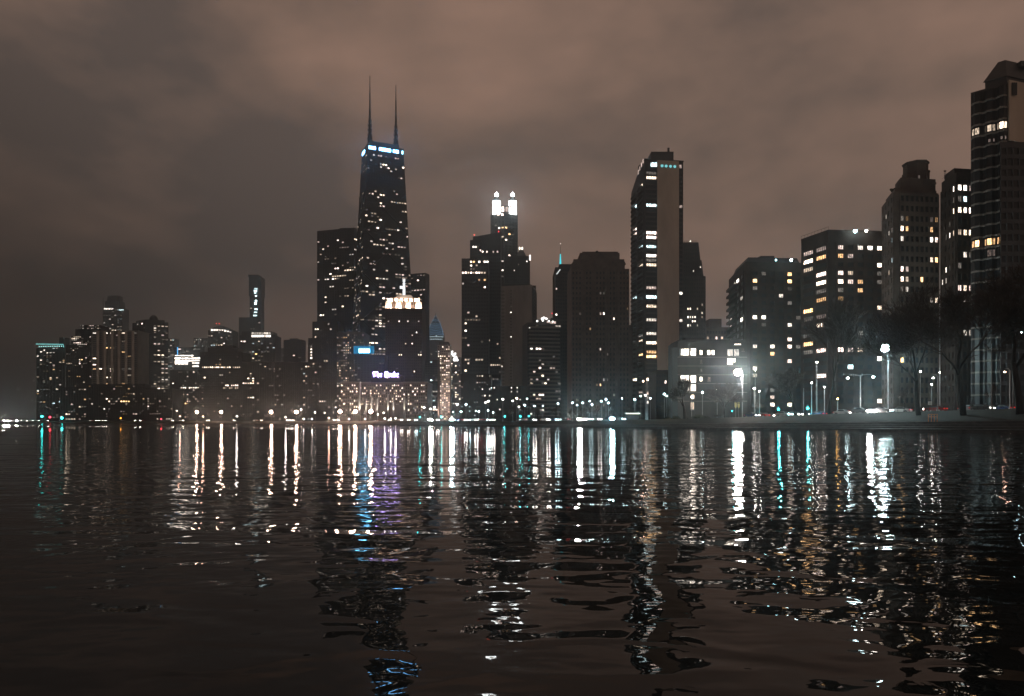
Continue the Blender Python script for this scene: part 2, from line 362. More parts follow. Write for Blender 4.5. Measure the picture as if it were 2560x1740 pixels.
# ------------------------------------------------------------------ water
def water_material():
    m = mat('lake_water'); nt = m.node_tree; N, L = nt.nodes, nt.links
    g = bpy.data.node_groups.new('wave_height', 'ShaderNodeTree')
    g.interface.new_socket('P', in_out='INPUT', socket_type='NodeSocketVector'); g.interface.new_socket('H', in_out='OUTPUT', socket_type='NodeSocketFloat')
    gi = g.nodes.new('NodeGroupInput'); go = g.nodes.new('NodeGroupOutput'); tot = None
    #      scale x, y, rotation, amplitude (m), detail, distortion
    for sx, sy, rz, amp, det, dist in ((0.13, 0.30, 0.10, 0.062, 1.0, 0.3), (0.50, 0.95, -0.30, 0.030, 1.0, 0.6), (1.15, 1.75, 0.35, 0.0130, 1.0, 0.5), (2.8, 4.4, -0.2, 0.0032, 1.0, 0.2)):
        mp = g.nodes.new('ShaderNodeMapping'); mp.inputs['Scale'].default_value = (sx, sy, 1); mp.inputs['Rotation'].default_value = (0, 0, rz); mp.inputs['Location'].default_value = (sx * 37, sy * 11, amp * 100)
        n = g.nodes.new('ShaderNodeTexNoise'); n.noise_dimensions = '2D'; n.inputs['Scale'].default_value = 1; n.inputs['Detail'].default_value = det; n.inputs['Distortion'].default_value = dist; n.inputs['Roughness'].default_value = 0.4
        g.links.new(gi.outputs[0], mp.inputs[0]); g.links.new(mp.outputs[0], n.inputs['Vector'])
        a = g.nodes.new('ShaderNodeMath'); a.operation = 'MULTIPLY_ADD'; a.inputs[1].default_value = amp
        g.links.new(n.outputs[0], a.inputs[0])
        if tot is not None: g.links.new(tot, a.inputs[2])
        else: a.inputs[2].default_value = 0
        tot = a.outputs[0]
    g.links.new(tot, go.inputs[0])
    geo = N.new('ShaderNodeNewGeometry'); EPS = 0.012
    hs = []
    for off in ((0, 0, 0), (EPS, 0, 0), (0, EPS, 0)):
        ad = N.new('ShaderNodeVectorMath'); ad.operation = 'ADD'; ad.inputs[1].default_value = off
        L.new(geo.outputs['Position'], ad.inputs[0])
        gn = N.new('ShaderNodeGroup'); gn.node_tree = g; L.new(ad.outputs[0], gn.inputs[0]); hs.append(gn.outputs[0])
    # wind patches: calmer and livelier water
    wp = N.new('ShaderNodeTexNoise'); wp.noise_dimensions = '2D'; wp.inputs['Scale'].default_value = 1; wp.inputs['Detail'].default_value = 2
    mpw = N.new('ShaderNodeMapping'); mpw.inputs['Scale'].default_value = (0.03, 0.10, 1); L.new(geo.outputs['Position'], mpw.inputs[0]); L.new(mpw.outputs[0], wp.inputs['Vector'])
    wr = N.new('ShaderNodeMapRange'); wr.inputs['From Min'].default_value = 0.3; wr.inputs['From Max'].default_value = 0.7; wr.inputs['To Min'].default_value = 0.7; wr.inputs['To Max'].default_value = 1.3
    L.new(wp.outputs[0], wr.inputs[0])
    sy = N.new('ShaderNodeSeparateXYZ'); L.new(geo.outputs['Position'], sy.inputs[0])
    fr = N.new('ShaderNodeMapRange'); fr.inputs['From Min'].default_value = 4.0; fr.inputs['From Max'].default_value = 28.0; fr.inputs['To Min'].default_value = 1.15; fr.inputs['To Max'].default_value = 1.5   # sheltered by the near shore, livelier further out
    L.new(sy.outputs[1], fr.inputs[0]); wm = N.new('ShaderNodeMath'); wm.operation = 'MULTIPLY'; L.new(wr.outputs[0], wm.inputs[0]); L.new(fr.outputs[0], wm.inputs[1])
    def slope(h):
        s = N.new('ShaderNodeMath'); s.operation = 'SUBTRACT'; L.new(hs[0], s.inputs[0]); L.new(h, s.inputs[1])
        d = N.new('ShaderNodeMath'); d.operation = 'MULTIPLY'; d.inputs[1].default_value = 1 / EPS; L.new(s.outputs[0], d.inputs[0])
        e = N.new('ShaderNodeMath'); e.operation = 'MULTIPLY'; L.new(d.outputs[0], e.inputs[0]); L.new(wm.outputs[0], e.inputs[1]); return e.outputs[0]
    c = N.new('ShaderNodeCombineXYZ'); L.new(slope(hs[1]), c.inputs[0]); L.new(slope(hs[2]), c.inputs[1]); c.inputs[2].default_value = 1
    nm = N.new('ShaderNodeVectorMath'); nm.operation = 'NORMALIZE'; L.new(c.outputs[0], nm.inputs[0])
    b = N.new('ShaderNodeBsdfPrincipled'); o = N.new('ShaderNodeOutputMaterial'); L.new(b.outputs[0], o.inputs[0])
    b.inputs['Base Color'].default_value = (0.004, 0.007, 0.008, 1); b.inputs['Roughness'].default_value = 0.02; b.inputs['IOR'].default_value = 1.22
    L.new(nm.outputs[0], b.inputs['Normal'])
    return m
M['water'] = water_material()
b = MB(); b.add([(-3300, -40, 0), (1500, -40, 0), (1500, 3250, 0), (-3300, 3250, 0)], [(0, 1, 2, 3)])
tag(b.build('water', M['water']), 'dark rippled lake water reflecting the city lights', kind='structure')

# ------------------------------------------------------------------ buildings
class Building:
    def __init__(s, name, label, cat, pos, zbase=1.0, group=None):
        s.root = empty(name, (pos[0], pos[1], zbase), label, cat, group); s.zb = zbase; s.rng = random.Random(label)
    def prism(s, part, poly, z0, z1, m, top=None):
        b = MB(); b.prism(poly, z0, z1, top); return b.build(part, m, s.root)
    def mb(s, part, b, m, kind=None, smooth=False): return b.build(part, m, s.root, kind, smooth)
    def window(s, p, z, u, w, h, c, l, mull, n, off):
        q = V3(p + n * off, z)
        return link('window', wmesh(c, l, mull), s.root, q - s.root.location, math.atan2(u.y, u.x), (w, 1, h))
    def facade(s, A, B, z0, z1, nb, nf, m, wf=(0.7, 0.55), depth=0.35, A1=None, B1=None, lit=0.0, expl=(), cols='WWNP', run=0.0, mull=1, lev=(1, 2, 2, 3), glass=True, piers=True, bands=True, skip=None):
        """openings set back behind spandrels and piers on the wall A-B; lit ones are windows of their own"""
        A1 = A1 or A; B1 = B1 or B; r = s.rng
        u = (B - A).normalized(); n = Vector((u.y, -u.x))
        if n.dot(-(A + B) / 2) < 0: n = -n
        H = z1 - z0; h = H / nf
        def P(f, t): return lerp(lerp(A, B, f), lerp(A1, B1, f), t)
        if glass:
            b = MB(); b.add([V3(P(0, 0) + n * .04, z0), V3(P(1, 0) + n * .04, z0), V3(P(1, 1) + n * .04, z1), V3(P(0, 1) + n * .04, z1)], [(0, 1, 2, 3)])
            s.mb('glazing', b, M['glass'], 'stuff')
        g = MB(); sp = h * (1 - wf[1])
        if bands:
            for j in range(nf + 1):
                za = z0 + j * h - sp / 2; zb_ = za + sp; za = max(za, z0); zb_ = min(zb_, z1)
                ta, tb = (za - z0) / H, (zb_ - z0) / H
                g.hexa([V3(P(0, ta), za), V3(P(1, ta), za), V3(P(1, ta) + n * depth, za), V3(P(0, ta) + n * depth, za)],
                       [V3(P(0, tb), zb_), V3(P(1, tb), zb_), V3(P(1, tb) + n * depth, zb_), V3(P(0, tb) + n * depth, zb_)])
        if piers:
            d2 = depth + 0.04; pw = (1 - wf[0]) / nb / 2
            for i in range(nb + 1):
                f0, f1 = max(0, i / nb - pw), min(1, i / nb + pw)
                g.hexa([V3(P(f0, 0), z0), V3(P(f1, 0), z0), V3(P(f1, 0) + n * d2, z0), V3(P(f0, 0) + n * d2, z0)],
                       [V3(P(f0, 1), z1), V3(P(f1, 1), z1), V3(P(f1, 1) + n * d2, z1), V3(P(f0, 1) + n * d2, z1)])
        if g.v: s.mb('facade_grid', g, m, 'stuff')
        cells = {}
        for e in expl:
            px, py, c, l = e[:4]
            d = Vector(((px - CX) / F, 1.0))
            den = d.x * u.y - d.y * u.x
            if abs(den) < 1e-6: continue
            # ray d*Y meets A + u*t
            Y = (A.x * u.y - A.y * u.x) / den
            t = (d * Y - A).dot(u) / (B - A).length; zz = zat(py, Y)
            i, j = int(math.floor(t * nb)), int(math.floor((zz - z0) / h))
            if -1 <= i <= nb and -1 <= j <= nf: cells[min(max(i, 0), nb - 1), min(max(j, 0), nf - 1)] = (c, l)
        if lit:
            for j in range(nf):
                prev = None
                for i in range(nb):
                    p = lit((i + .5) / nb, (j + .5) / nf) if callable(lit) else lit
                    if (i, j) in cells or (skip and skip(i, j)): prev = None; continue
                    if prev and r.random() < run: cells[i, j] = prev
                    elif r.random() < p: cells[i, j] = prev = (r.choice(cols), r.choice(lev))
                    else: prev = None
        for (i, j), (c, l) in cells.items():
            t = (j + .5) / nf; f = (i + .5) / nb
            ww = (P(1, t) - P(0, t)).length / nb * wf[0]
            s.window(P(f, t), z0 + (j + .5) * h, -u if n.dot(Vector((u.y, -u.x))) < 0 else u, ww * 0.97, h * wf[1] * 0.97, c, l, mull, n, 0.14)
        return n

def rect(A, B, d):
    """plan rectangle behind the front A-B, away from the viewer"""
    u = (B - A).normalized(); n = Vector((-u.y, u.x))
    if n.dot(A + B) < 0: n = -n
    return [A, B, B + n * d, A + n * d]
def para(A, B, C): return [A, B, C, A + C - B]
def on(A, B, px):
    d = Vector(((px - CX) / F, 1.0)); u = B - A
    den = d.x * u.y - d.y * u.x
    return d * ((A.x * u.y - A.y * u.x) / den)
def grow(poly, k):
    c = sum(poly, Vector((0, 0))) / len(poly); return [c + (p - c) * k for p in poly]

def simple(name, label, cat, pxl, pxr, ytop, Y, depth, nb, nf, m, lit, cols='WWNPC', corner=None, run=0.2, wf=(0.7, 0.5), skew=0.0, lev=(1, 1, 1, 2, 2, 3), expl=(), mull=0, roof=True, z0=4, group=None):
    """a block with one or two fronts in view"""
    z1 = zat(ytop, Y)
    if pxr < 790:                                          # the downtown end is the most densely lit
        lit = (lambda f, t, l=lit: 1.7 * l(f, t)) if callable(lit) else lit * 1.8; cols = cols + 'WP'
    if corner is None:
        A, B = pt(pxl, Y * (1 + skew)), pt(pxr, Y * (1 - skew)); poly = rect(A, B, depth); faces = [(A, B, nb)]
    else:
        k, dl, dr = corner
        A, B, C = pt(pxl, Y + dl), pt(pxl + (pxr - pxl) * k, Y), pt(pxr, Y + dr); poly = para(A, B, C)
        n1 = max(1, round(nb * (B - A).length / ((B - A).length + (C - B).length))); faces = [(A, B, n1), (B, C, max(1, nb - n1))]
    q = Building(name, label, cat, sum(poly, Vector((0, 0))) / 4, group=group)
    q.prism('wall', poly, 1.0, z1, m)
    for a, b, k in faces: q.facade(a, b, z0, z1 - (z1 - z0) / nf * 0.4, k, nf, m, wf, lit=lit, cols=cols, run=run, lev=lev, expl=expl, mull=mull)
    if roof:
        q.prism('parapet', grow(poly, 1.004), z1 + 0.003, z1 + 0.9, m)
        q.prism('plant_room', grow(poly, 0.45), z1 + 0.9, z1 + 3.6, M['dark_panel'])
    q.poly = poly; q.z1 = z1
    return q
def sub(A, B, C, s0, s1, t0, t1):
    P = lambda a, b_: A + (B - A) * a + (C - B) * b_
    return [P(s0, t0), P(s1, t0), P(s1, t1), P(s0, t1)]
cl = lambda v0, v1, p, q=0.0: (lambda f, t: p if v0 <= t <= v1 else q)

# ---- far down the lake, fading in the haze
q = simple('residential_tower', 'hazy tower at the lake end with a teal lit roof line', 'tower', 91, 163, 868, 1500, 40, 9, 52, M['dark_panel'], 0.06, 'WNCA', skew=0.01, roof=False, expl=[(100, 878, 'N', 3), (138, 880, 'N', 2), (130, 905, 'W', 2), (135, 1009, 'C', 3), (150, 1004, 'C', 3), (145, 971, 'W', 3), (98, 977, 'N', 3)])
b = MB(); A, B = pt(90, 1499), pt(158, 1480); n = Vector((0, -1))
for k in range(11):
    p = lerp(pt(98, 1492), pt(154, 1484), k / 10); b.ball((p.x, p.y, zat(866, 1490)), 1.1, 6, 4)
q.mb('roof_lamp', b, glow('teal_lamp', (0.45, 1, 0.95), 2.2), 'stuff')
b = MB(); p0, p1 = pt(90, 1494), pt(158, 1480); b.tube([V3(p0, zat(860, 1494)), V3(p1, zat(861, 1480)), V3(pt(159, 1484), zat(868, 1484))], 0.9, 6); q.mb('roof_light_line', b, glow('teal_tube', (0.3, 0.95, 0.9), 0.9))
q.prism('penthouse', rect(pt(148, 1510), pt(161, 1508), 14), q.z1, zat(842, 1500), M['dark_panel'])
q = simple('stepped_apartment_block', 'stepped dark apartment block beside the teal roofed tower', 'building', 165, 260, 862, 1300, 40, 18, 40, M['dark_brick'], 0.05, 'WNPA', roof=False, expl=[(197, 899, 'W', 3), (203, 899, 'A', 3), (190, 852, 'W', 3)])
for x0, x1, y1 in ((178, 258, 840), (188, 255, 822), (200, 250, 812)):
    A, B = pt(x0, 1303), pt(x1, 1303); z0_, z1_ = zat(863, 1300), zat(y1, 1300)
    q.prism('setback', rect(A, B, 30), z0_, z1_, M['dark_brick'])
    if x0 != 188: q.facade(A, B, zat({840: 862, 812: 822}[y1], 1300), z1_, 16, {840: 6, 812: 3}[y1], M['dark_brick'], lit=0.22, cols='WNP', run=0.4, mull=0)
q = simple('striped_apartment_slab', 'broad slab with pale vertical piers and a lit top row', 'building', 229, 345, 828, 1150, 35, 8, 42, M['grey_stone'], 0.035, 'WNPAC', roof=False, wf=(0.62, 0.5), mull=1,
           expl=[(x, 828, 'N', 3) for x in (235, 270, 282)] + [(305, 827, 'W', 3), (269, 872, 'A', 3), (281, 872, 'A', 3), (313, 880, 'A', 2), (226, 898, 'W', 3), (243, 911, 'P', 3), (226, 924, 'A', 2), (244, 924, 'W', 3), (279, 923, 'W', 3), (267, 944, 'W', 3), (278, 944, 'W', 3), (259, 957, 'A', 2), (302, 957, 'A', 2), (258, 977, 'W', 3), (248, 992, 'C', 3), (258, 993, 'C', 2), (288, 994, 'A', 2), (320, 995, 'P', 3), (352, 996, 'W', 3)])
z = zat(828, 1150); q.prism('parapet', rect(pt(228, 1149), pt(346, 1149), 36), z + .01, z + 1.2, M['grey_stone'])
for k in range(6):
    p0 = pt(243 + k * 17.5, 1149.5); b = MB(); b.prism(rect(p0, p0 + Vector((3.4, 0)), 1.5), 4, z, None); 
    for i_ in range(len(b.v)): b.v[i_] = (b.v[i_][0], b.v[i_][1] - 1.6, b.v[i_][2])
    q.mb('pier', b, M['pale_stone'])
q = simple('stepped_skyscraper', 'faint tall skyscraper with a stepped crown behind the striped slab', 'skyscraper', 257, 306, 770, 2300, 40, 7, 60, M['dark_panel'], 0.10, 'NCW', roof=False, run=0.5)
for x0, x1, y0, y1 in ((262, 300, 770, 752), (268, 294, 752, 738)): q.prism('setback', rect(pt(x0, 2305), pt(x1, 2305), 30), zat(y0, 2300), zat(y1, 2300), M['dark_panel'])
b = MB(); b.tube([V3(pt(300, 2310), zat(770, 2300)), V3(pt(300, 2310), zat(740, 2300))], 1.2, 6); b.tube([V3(pt(258, 2310), zat(770, 2300)), V3(pt(258, 2310), zat(742, 2300))], 1.2, 6); q.mb('mast', b, M['dark_metal'])
A, B = pt(260, 2298), pt(282, 2298)
for k in range(6): q.window(pt(262 + k * 4, 2299), zat(772, 2300), Vector((1, 0)), 4, 4.5, 'N', 3, 0, Vector((0, -1)), 0.3)
for k in range(4): q.window(pt(296 + k * 4, 2299), zat(775, 2300), Vector((1, 0)), 4, 2.5, 'C', 3, 0, Vector((0, -1)), 0.3)
q = simple('rounded_top_tower', 'dark tower with a domed roof knob and bright window bands', 'tower', 331, 421, 803, 1200, 38, 12, 44, M['dark_concrete'], lambda f, t: 0.24 if 0.3 < f < 0.85 and t > 0.25 else 0.03, 'WNP', run=0.45, roof=False, corner=(0.36, 22, 14))
z = q.z1; q.prism('roof_tier', grow(q.poly, 0.8), z + .003, z + 3.5, M['dark_concrete']); b = MB(); c_ = pt(384, 1215); b.ball((c_.x, c_.y, z + 5), 6.5, 14, 8, 1.1); q.mb('roof_dome', b, M['dark_panel'], smooth=True)
q = simple('office_tower', 'narrow hazy tower right behind the domed tower', 'tower', 408, 436, 846, 1700, 25, 5, 44, M['dark_panel'], 0.16, 'NWC', roof=False)
q = simple('office_block', 'office block with a whole stack of glaring white floors', 'building', 434, 512, 868, 1350, 30, 8, 34, M['dark_panel'], 0.04, 'NW', roof=False, wf=(0.92, 0.6))
A, B = pt(437, 1348), pt(484, 1348)
for (x0, x1, y0, y1) in ((437, 484, 888, 890), (437, 502, 894, 898), (437, 470, 900, 911), (470, 500, 900, 903), (480, 498, 906, 909), (481, 497, 914, 917)):
    k0, k1 = pt(x0, 1348.5), pt(x1, 1348.5); nn = max(2, round((x1 - x0) / 8))
    for k in range(nn):
        c_ = lerp(k0, k1, (k + .5) / nn); q.window(c_, zat((y0 + y1) / 2, 1348.5), Vector((1, 0)), (k1 - k0).length / nn * .97, (y1 - y0) * 1348.5 / F, 'N', 4, 0, Vector((0, -1)), 0.3)
b = MB(); c_ = pt(444, 1350); b.tube([V3(c_, zat(868, 1350)), V3(c_, zat(888, 1350))], 1.0, 6)
q.mb('blue_light_tube', b, glow('blue_tube', (0.1, 0.5, 1.0), 1.6))
simple('apartment_building', 'low dark block under the glaring white office floors', 'building', 425, 508, 925, 1000, 30, 16, 22, M['dark_brick'], 0.05, 'WNP', expl=[(454 + 6 * k, 970, 'N', 3) for k in range(8)] + [(460, 985, 'P', 3), (468, 985, 'P', 2), (468, 995, 'N', 2), (464, 1010, 'A', 3), (470, 1010, 'A', 2)], roof=False)
simple('long_apartment_building', 'long low lakefront block below the striped slab', 'building', 215, 362, 960, 950, 30, 24, 14, M['dark_brick'], 0.05, 'WPNA', roof=False)
simple('small_apartment_building', 'small dark lakefront block beside the long low one', 'building', 362, 432, 972, 930, 30, 12, 12, M['dark_concrete'], 0.06, 'WPN', roof=False)
simple('lakefront_block', 'low block at the lake end below the teal roofed tower', 'building', 150, 216, 968, 1000, 30, 10, 13, M['dark_concrete'], 0.08, 'WNA', roof=False)
simple('far_office_building', 'small hazy building with scattered lights next to the white office', 'building', 484, 524, 845, 1900, 30, 8, 40, M['dark_panel'], 0.28, 'NC', roof=False, run=0.3)
q = simple('curved_top_tower', 'hazy tower with a curved roof row of lights and red beacon', 'tower', 520, 582, 826, 1800, 35, 10, 48, M['dark_panel'], 0.10, 'NCW', roof=False, run=0.3)
b = MB(); 
poly = [V3(pt(lerp(520, 582, k / 8), 1801), zat(826 - 12 * math.sin(math.pi * k / 8), 1800)) for k in range(9)]
b.add([tuple(p) for p in poly] + [(p.x, p.y + 30, p.z) for p in poly], [tuple(range(8, -1, -1)), tuple(range(9, 18))] + [(k, k + 1, k + 10, k + 9) for k in range(8)]); q.mb('curved_roof', b, M['dark_panel'])
for k in range(8):
    x = 530 + k * 6.6; q.window(pt(x, 1799), zat(825 + max(0, (x - 555)) * 0.25, 1800), Vector((1, 0)), 5, 3.5, 'N', 3, 0, Vector((0, -1)), 0.3)
b = MB()
for x in (541, 548): c_ = pt(x, 1812); b.ball((c_.x, c_.y, zat(809, 1812)), 1.3, 8, 5)
q.mb('red_beacon', b, glow('red_beacon', (1, 0.08, 0.06), 3), 'stuff')
q = simple('slender_supertall_tower', 'slender hazy skyscraper with a column of cyan lights', 'skyscraper', 624, 652, 740, 1850, 26, 4, 60, M['dark_panel'], 0.02, 'C', roof=False)
A = pt(622, 1852); B = pt(653, 1852); z0_ = zat(740, 1850)
q.prism('crown', rect(A, B, 28), z0_, zat(692, 1850), M['dark_panel']); q.prism('crown_cap', rect(pt(620, 1853), pt(646, 1853), 26), zat(692, 1850), zat(686, 1850), M['dark_panel'])
q.prism('shoulder', rect(pt(597, 1860), pt(626, 1860), 26), 3, zat(792, 1850), M['dark_panel'])
for y, w_ in ((722, 9), (727, 9), (732, 6), (740, 5), (752, 5), (757, 7), (760, 6), (773, 8), (781, 9), (789, 10)):
    q.window(pt(639 + (y % 3 - 1), 1849.5), zat(y, 1850), Vector((1, 0)), w_, 3.6, 'C', 4, 0, Vector((0, -1)), 0.4)
q = simple('round_shoulder_block', 'dark block with two white lit top floors below the slender skyscraper', 'building', 600, 688, 838, 1300, 34, 12, 40, M['dark_concrete'], lambda f, t: 0.08 if t > .3 else .03, 'WNPC', roof=False, run=0.3, expl=[(633, 858, 'C', 2), (668, 868, 'C', 2), (640, 884, 'A', 3), (632, 896, 'A', 3), (636, 896, 'W', 3)])
for y in (833, 840):
    for k in range(8): q.window(pt(632 + k * 6, 1297), zat(y, 1297), Vector((1, 0)), 3.9, 3.6, 'N', 2 if y == 833 else 3, 0, Vector((0, -1)), 0.3)
q.prism('setback', rect(pt(604, 1298), pt(680, 1298), 30), zat(845, 1300), zat(829, 1300), M['dark_concrete'])
q = simple('wide_apartment_building', 'wide dark apartment block with a full row of warm windows', 'building', 500, 606, 880, 1000, 34, 22, 26, M['dark_brick'], 0.02, 'WPN', roof=False,
           expl=[(507 + 5 * k, 920, 'W', 3 if k % 3 else 2) for k in range(19)] + [(543, 911, 'A', 2), (549, 911, 'A', 2), (509, 945, 'W', 3), (513, 945, 'W', 3)] + [(566 + 6 * k, 964, 'P', 3) for k in range(6)] + [(560 + 7 * k, 972, 'W', 2) for k in range(6)])
q.prism('setback', grow(q.poly, 0.7), q.z1 + .003, zat(868, 1000), M['dark_brick']); q.prism('setback', grow(q.poly, 0.4), zat(868, 1000), zat(861, 1000), M['dark_brick'])
simple('apartment_tower', 'plain dark tower with few lights beside the warm window row', 'tower', 606, 690, 905, 950, 32, 14, 24, M['dark_brick'], 0.035, 'WNP', roof=False, expl=[(622, 944, 'W', 3), (636, 944, 'W', 3), (623, 957, 'W', 2), (646, 957, 'W', 3)])
simple('low_building', 'low dark building between the plain tower and the square block', 'building', 686, 716, 870, 1500, 30, 6, 30, M['dark_concrete'], 0.08, 'NP', roof=False)
simple('square_tower', 'plain square dark tower standing alone before the tall pair', 'tower', 709, 764, 850, 1250, 35, 9, 36, M['dark_brick'], 0.012, 'NW', roof=True, corner=(0.8, 6, 18))
simple('lakefront_apartment_house', 'dark lakefront apartment house below the square tower', 'building', 686, 785, 905, 900, 30, 18, 24, M['dark_brick'], 0.03, 'WNC', roof=False)
q = simple('shouldered_apartment_building', 'dark stepped block at the foot of the flat topped tower', 'building', 770, 848, 845, 900, 34, 14, 28, M['dark_brick'], 0.04, 'WNP', roof=False, expl=[(777, 872 + 6 * k, 'N', 3) for k in range(5)])
A, B = pt(781, 903), pt(846, 903); z0_ = zat(845, 900); q.prism('upper_tier', rect(A, B, 30), z0_, zat(803, 900), M['dark_brick']); q.facade(A, B, z0_, zat(806, 900), 12, 6, M['dark_brick'], lit=0.06, cols='WN', expl=[(787, 826, 'W', 3), (797, 825, 'W', 3), (788, 842, 'W', 3)], mull=0)

# ---- the two tall dark towers
q = simple('flat_topped_skyscraper', 'flat topped dark tower standing beside the tapering one', 'skyscraper', 793, 892, 572, 1000, 45, 17, 74, M['dark_concrete'], lambda f, t: 0.10 if t < 0.96 else 0, 'WNP', roof=False, run=0.42, wf=(0.78, 0.5), corner=(0.93, 18, 6), lev=(1, 1, 2, 2, 3))
q.prism('parapet', grow(q.poly, 1.003), q.z1 + .003, q.z1 + 1.6, M['dark_concrete']); q.prism('penthouse', rect(pt(849, 1012), pt(876, 1012), 16), q.z1 + 1.6, zat(564, 1000), M['dark_panel'])

def tapering_skyscraper():
    Y0 = 912.0; zt = zat(361, Y0); zb = 3.0
    c = pt(957, Y0 + 22); th = math.radians(25)
    ux, uy = Vector((math.cos(th), math.sin(th))), Vector((-math.sin(th), math.cos(th)))
    def R(a, d): return [c - ux * a - uy * d, c + ux * a - uy * d, c + ux * a + uy * d, c - ux * a + uy * d]
    bot, top = R(40, 25), R(22.5, 14.5)
    q = Building('tapering_skyscraper', 'black tapering skyscraper with twin antennas and white lit crown', 'skyscraper', c)
    q.prism('wall', bot, 1.0, zt, M['black_steel'], top)
    fb = [lerp(a, b_, (zb - 1) / (zt - 1)) for a, b_ in zip(bot, top)]; ft = [lerp(a, b_, (zt - 8) / (zt - 1)) for a, b_ in zip(bot, top)]
    p = lambda f, t: (0.0 if t > 0.985 else 0.20 if t > 0.93 else 0.01 if 0.86 < t < 0.93 else 0.10 if t > 0.55 else 0.17 if t > 0.33 else 0.03 if t > .30 else 0.22)
    for (a, b_, nb) in ((0, 1, 15), (3, 0, 9)):
        q.facade(fb[a], fb[b_], zb, zt - 7, nb, 96, M['black_steel'], (0.8, 0.52), 0.4, ft[a], ft[b_], lit=p, cols='WWPN', run=0.4, mull=0, lev=(1, 1, 2, 2, 2, 3))
    q.facade(fb[1], fb[2], zb, zt - 7, 9, 96, M['black_steel'], (0.8, 0.52), 0.4, ft[1], ft[2])
    # big diagonal braces on the faces
    g = MB()
    for a, b_ in ((0, 1), (3, 0)):
        u = (bot[b_] - bot[a]).normalized(); n = Vector((u.y, -u.x)); n = n if n.dot(-c) > 0 else -n
        lv = [0, .19, .37, .54, .70, .85, 1.0]
        for k in range(5):
            for s_ in (0, 1):
                f0, f1 = (0.02, .98) if s_ else (.98, 0.02)
                P = lambda f, t: V3(lerp(lerp(fb[a], fb[b_], f), lerp(ft[a], ft[b_], f), t) + n * 0.85, lerp(zb, zt - 7, t))
                g.tube([P(f0, lv[k]), P(f1, lv[k + 1])], 0.75, 4)
    q.mb('diagonal_brace', g, M['black_steel'], 'stuff')
    # lit crown: each bay a glowing panel
    gm = glow('crown_light', (0.28, 0.80, 1.45), 12)
    for a, b_, spans in ((0, 1, ((.02, .05), (.07, .10), (.12, .21), (.31, .35), (.36, .45), (.455, .55), (.56, .64), (.70, .76), (.78, .86), (.95, .985))), (3, 0, ((.05, .5),))):
        u = (bot[b_] - bot[a]).normalized(); n = Vector((u.y, -u.x)); n = n if n.dot(-c) > 0 else -n
        for f0, f1 in spans:
            A, B = lerp(top[a], top[b_], f0) + n * 0.35, lerp(top[a], top[b_], f1) + n * 0.35
            g = MB(); z0, z1 = zt - 5.6, zt - 1.8
            g.hexa([V3(A, z0), V3(B, z0), V3(B + n * .3, z0), V3(A + n * .3, z0)], [V3(A, z1), V3(B, z1), V3(B + n * .3, z1), V3(A + n * .3, z1)]); q.mb('crown_light', g, gm)
    q.prism('roof_parapet', grow(top, 1.02), zt + .003, zt + 1.2, M['black_steel'])
    q.prism('roof_plant', R(18, 10), zt + 1.2, zt + 6.5, M['black_steel'])
    for sx, topy in ((-16.5, 196), (17.0, 206)):
        p0 = c + ux * sx + uy * 0; zA = zt + 6.5; zB = zat(topy, Y0 + 22)
        g = MB(); zs = [0, .10, .10, .28, .28, .5, .5, .75, .75, 1.0]; rs = [3.0, 2.7, 2.1, 1.8, 1.5, 1.3, 1.0, .85, .65, .35]
        g.tube([V3(p0, lerp(zA, zB, t)) for t in zs], rs, 8)
        m_ = q.mb('antenna', g, M['dark_metal'])
        g = MB()
        for t, r_ in ((.06, 3.2), (.12, 2.8), (.2, 2.6), (.27, 2.4), (.33, 2.0)):
            g.box((p0.x, p0.y, lerp(zA, zB, t)), r_, r_, 0.25)
            for k in range(4):
                a_ = k * math.pi / 2 + .4; g.tube([(p0.x + r_ * math.cos(a_), p0.y + r_ * math.sin(a_), lerp(zA, zB, t) - 2), (p0.x + r_ * math.cos(a_), p0.y + r_ * math.sin(a_), lerp(zA, zB, t) + 2.5)], 0.22, 4)
        g.build('antenna_platform', M['dark_metal'], m_, 'stuff')
tapering_skyscraper()

simple('department_tower', 'dark tower rising behind the floodlit stepped tower', 'tower', 1012, 1073, 682, 980, 45, 10, 60, M['dark_concrete'], lambda f, t: 0.12 if f > .62 else 0.02, 'WNP', roof=False, corner=(0.85, 10, 12), run=0.4)

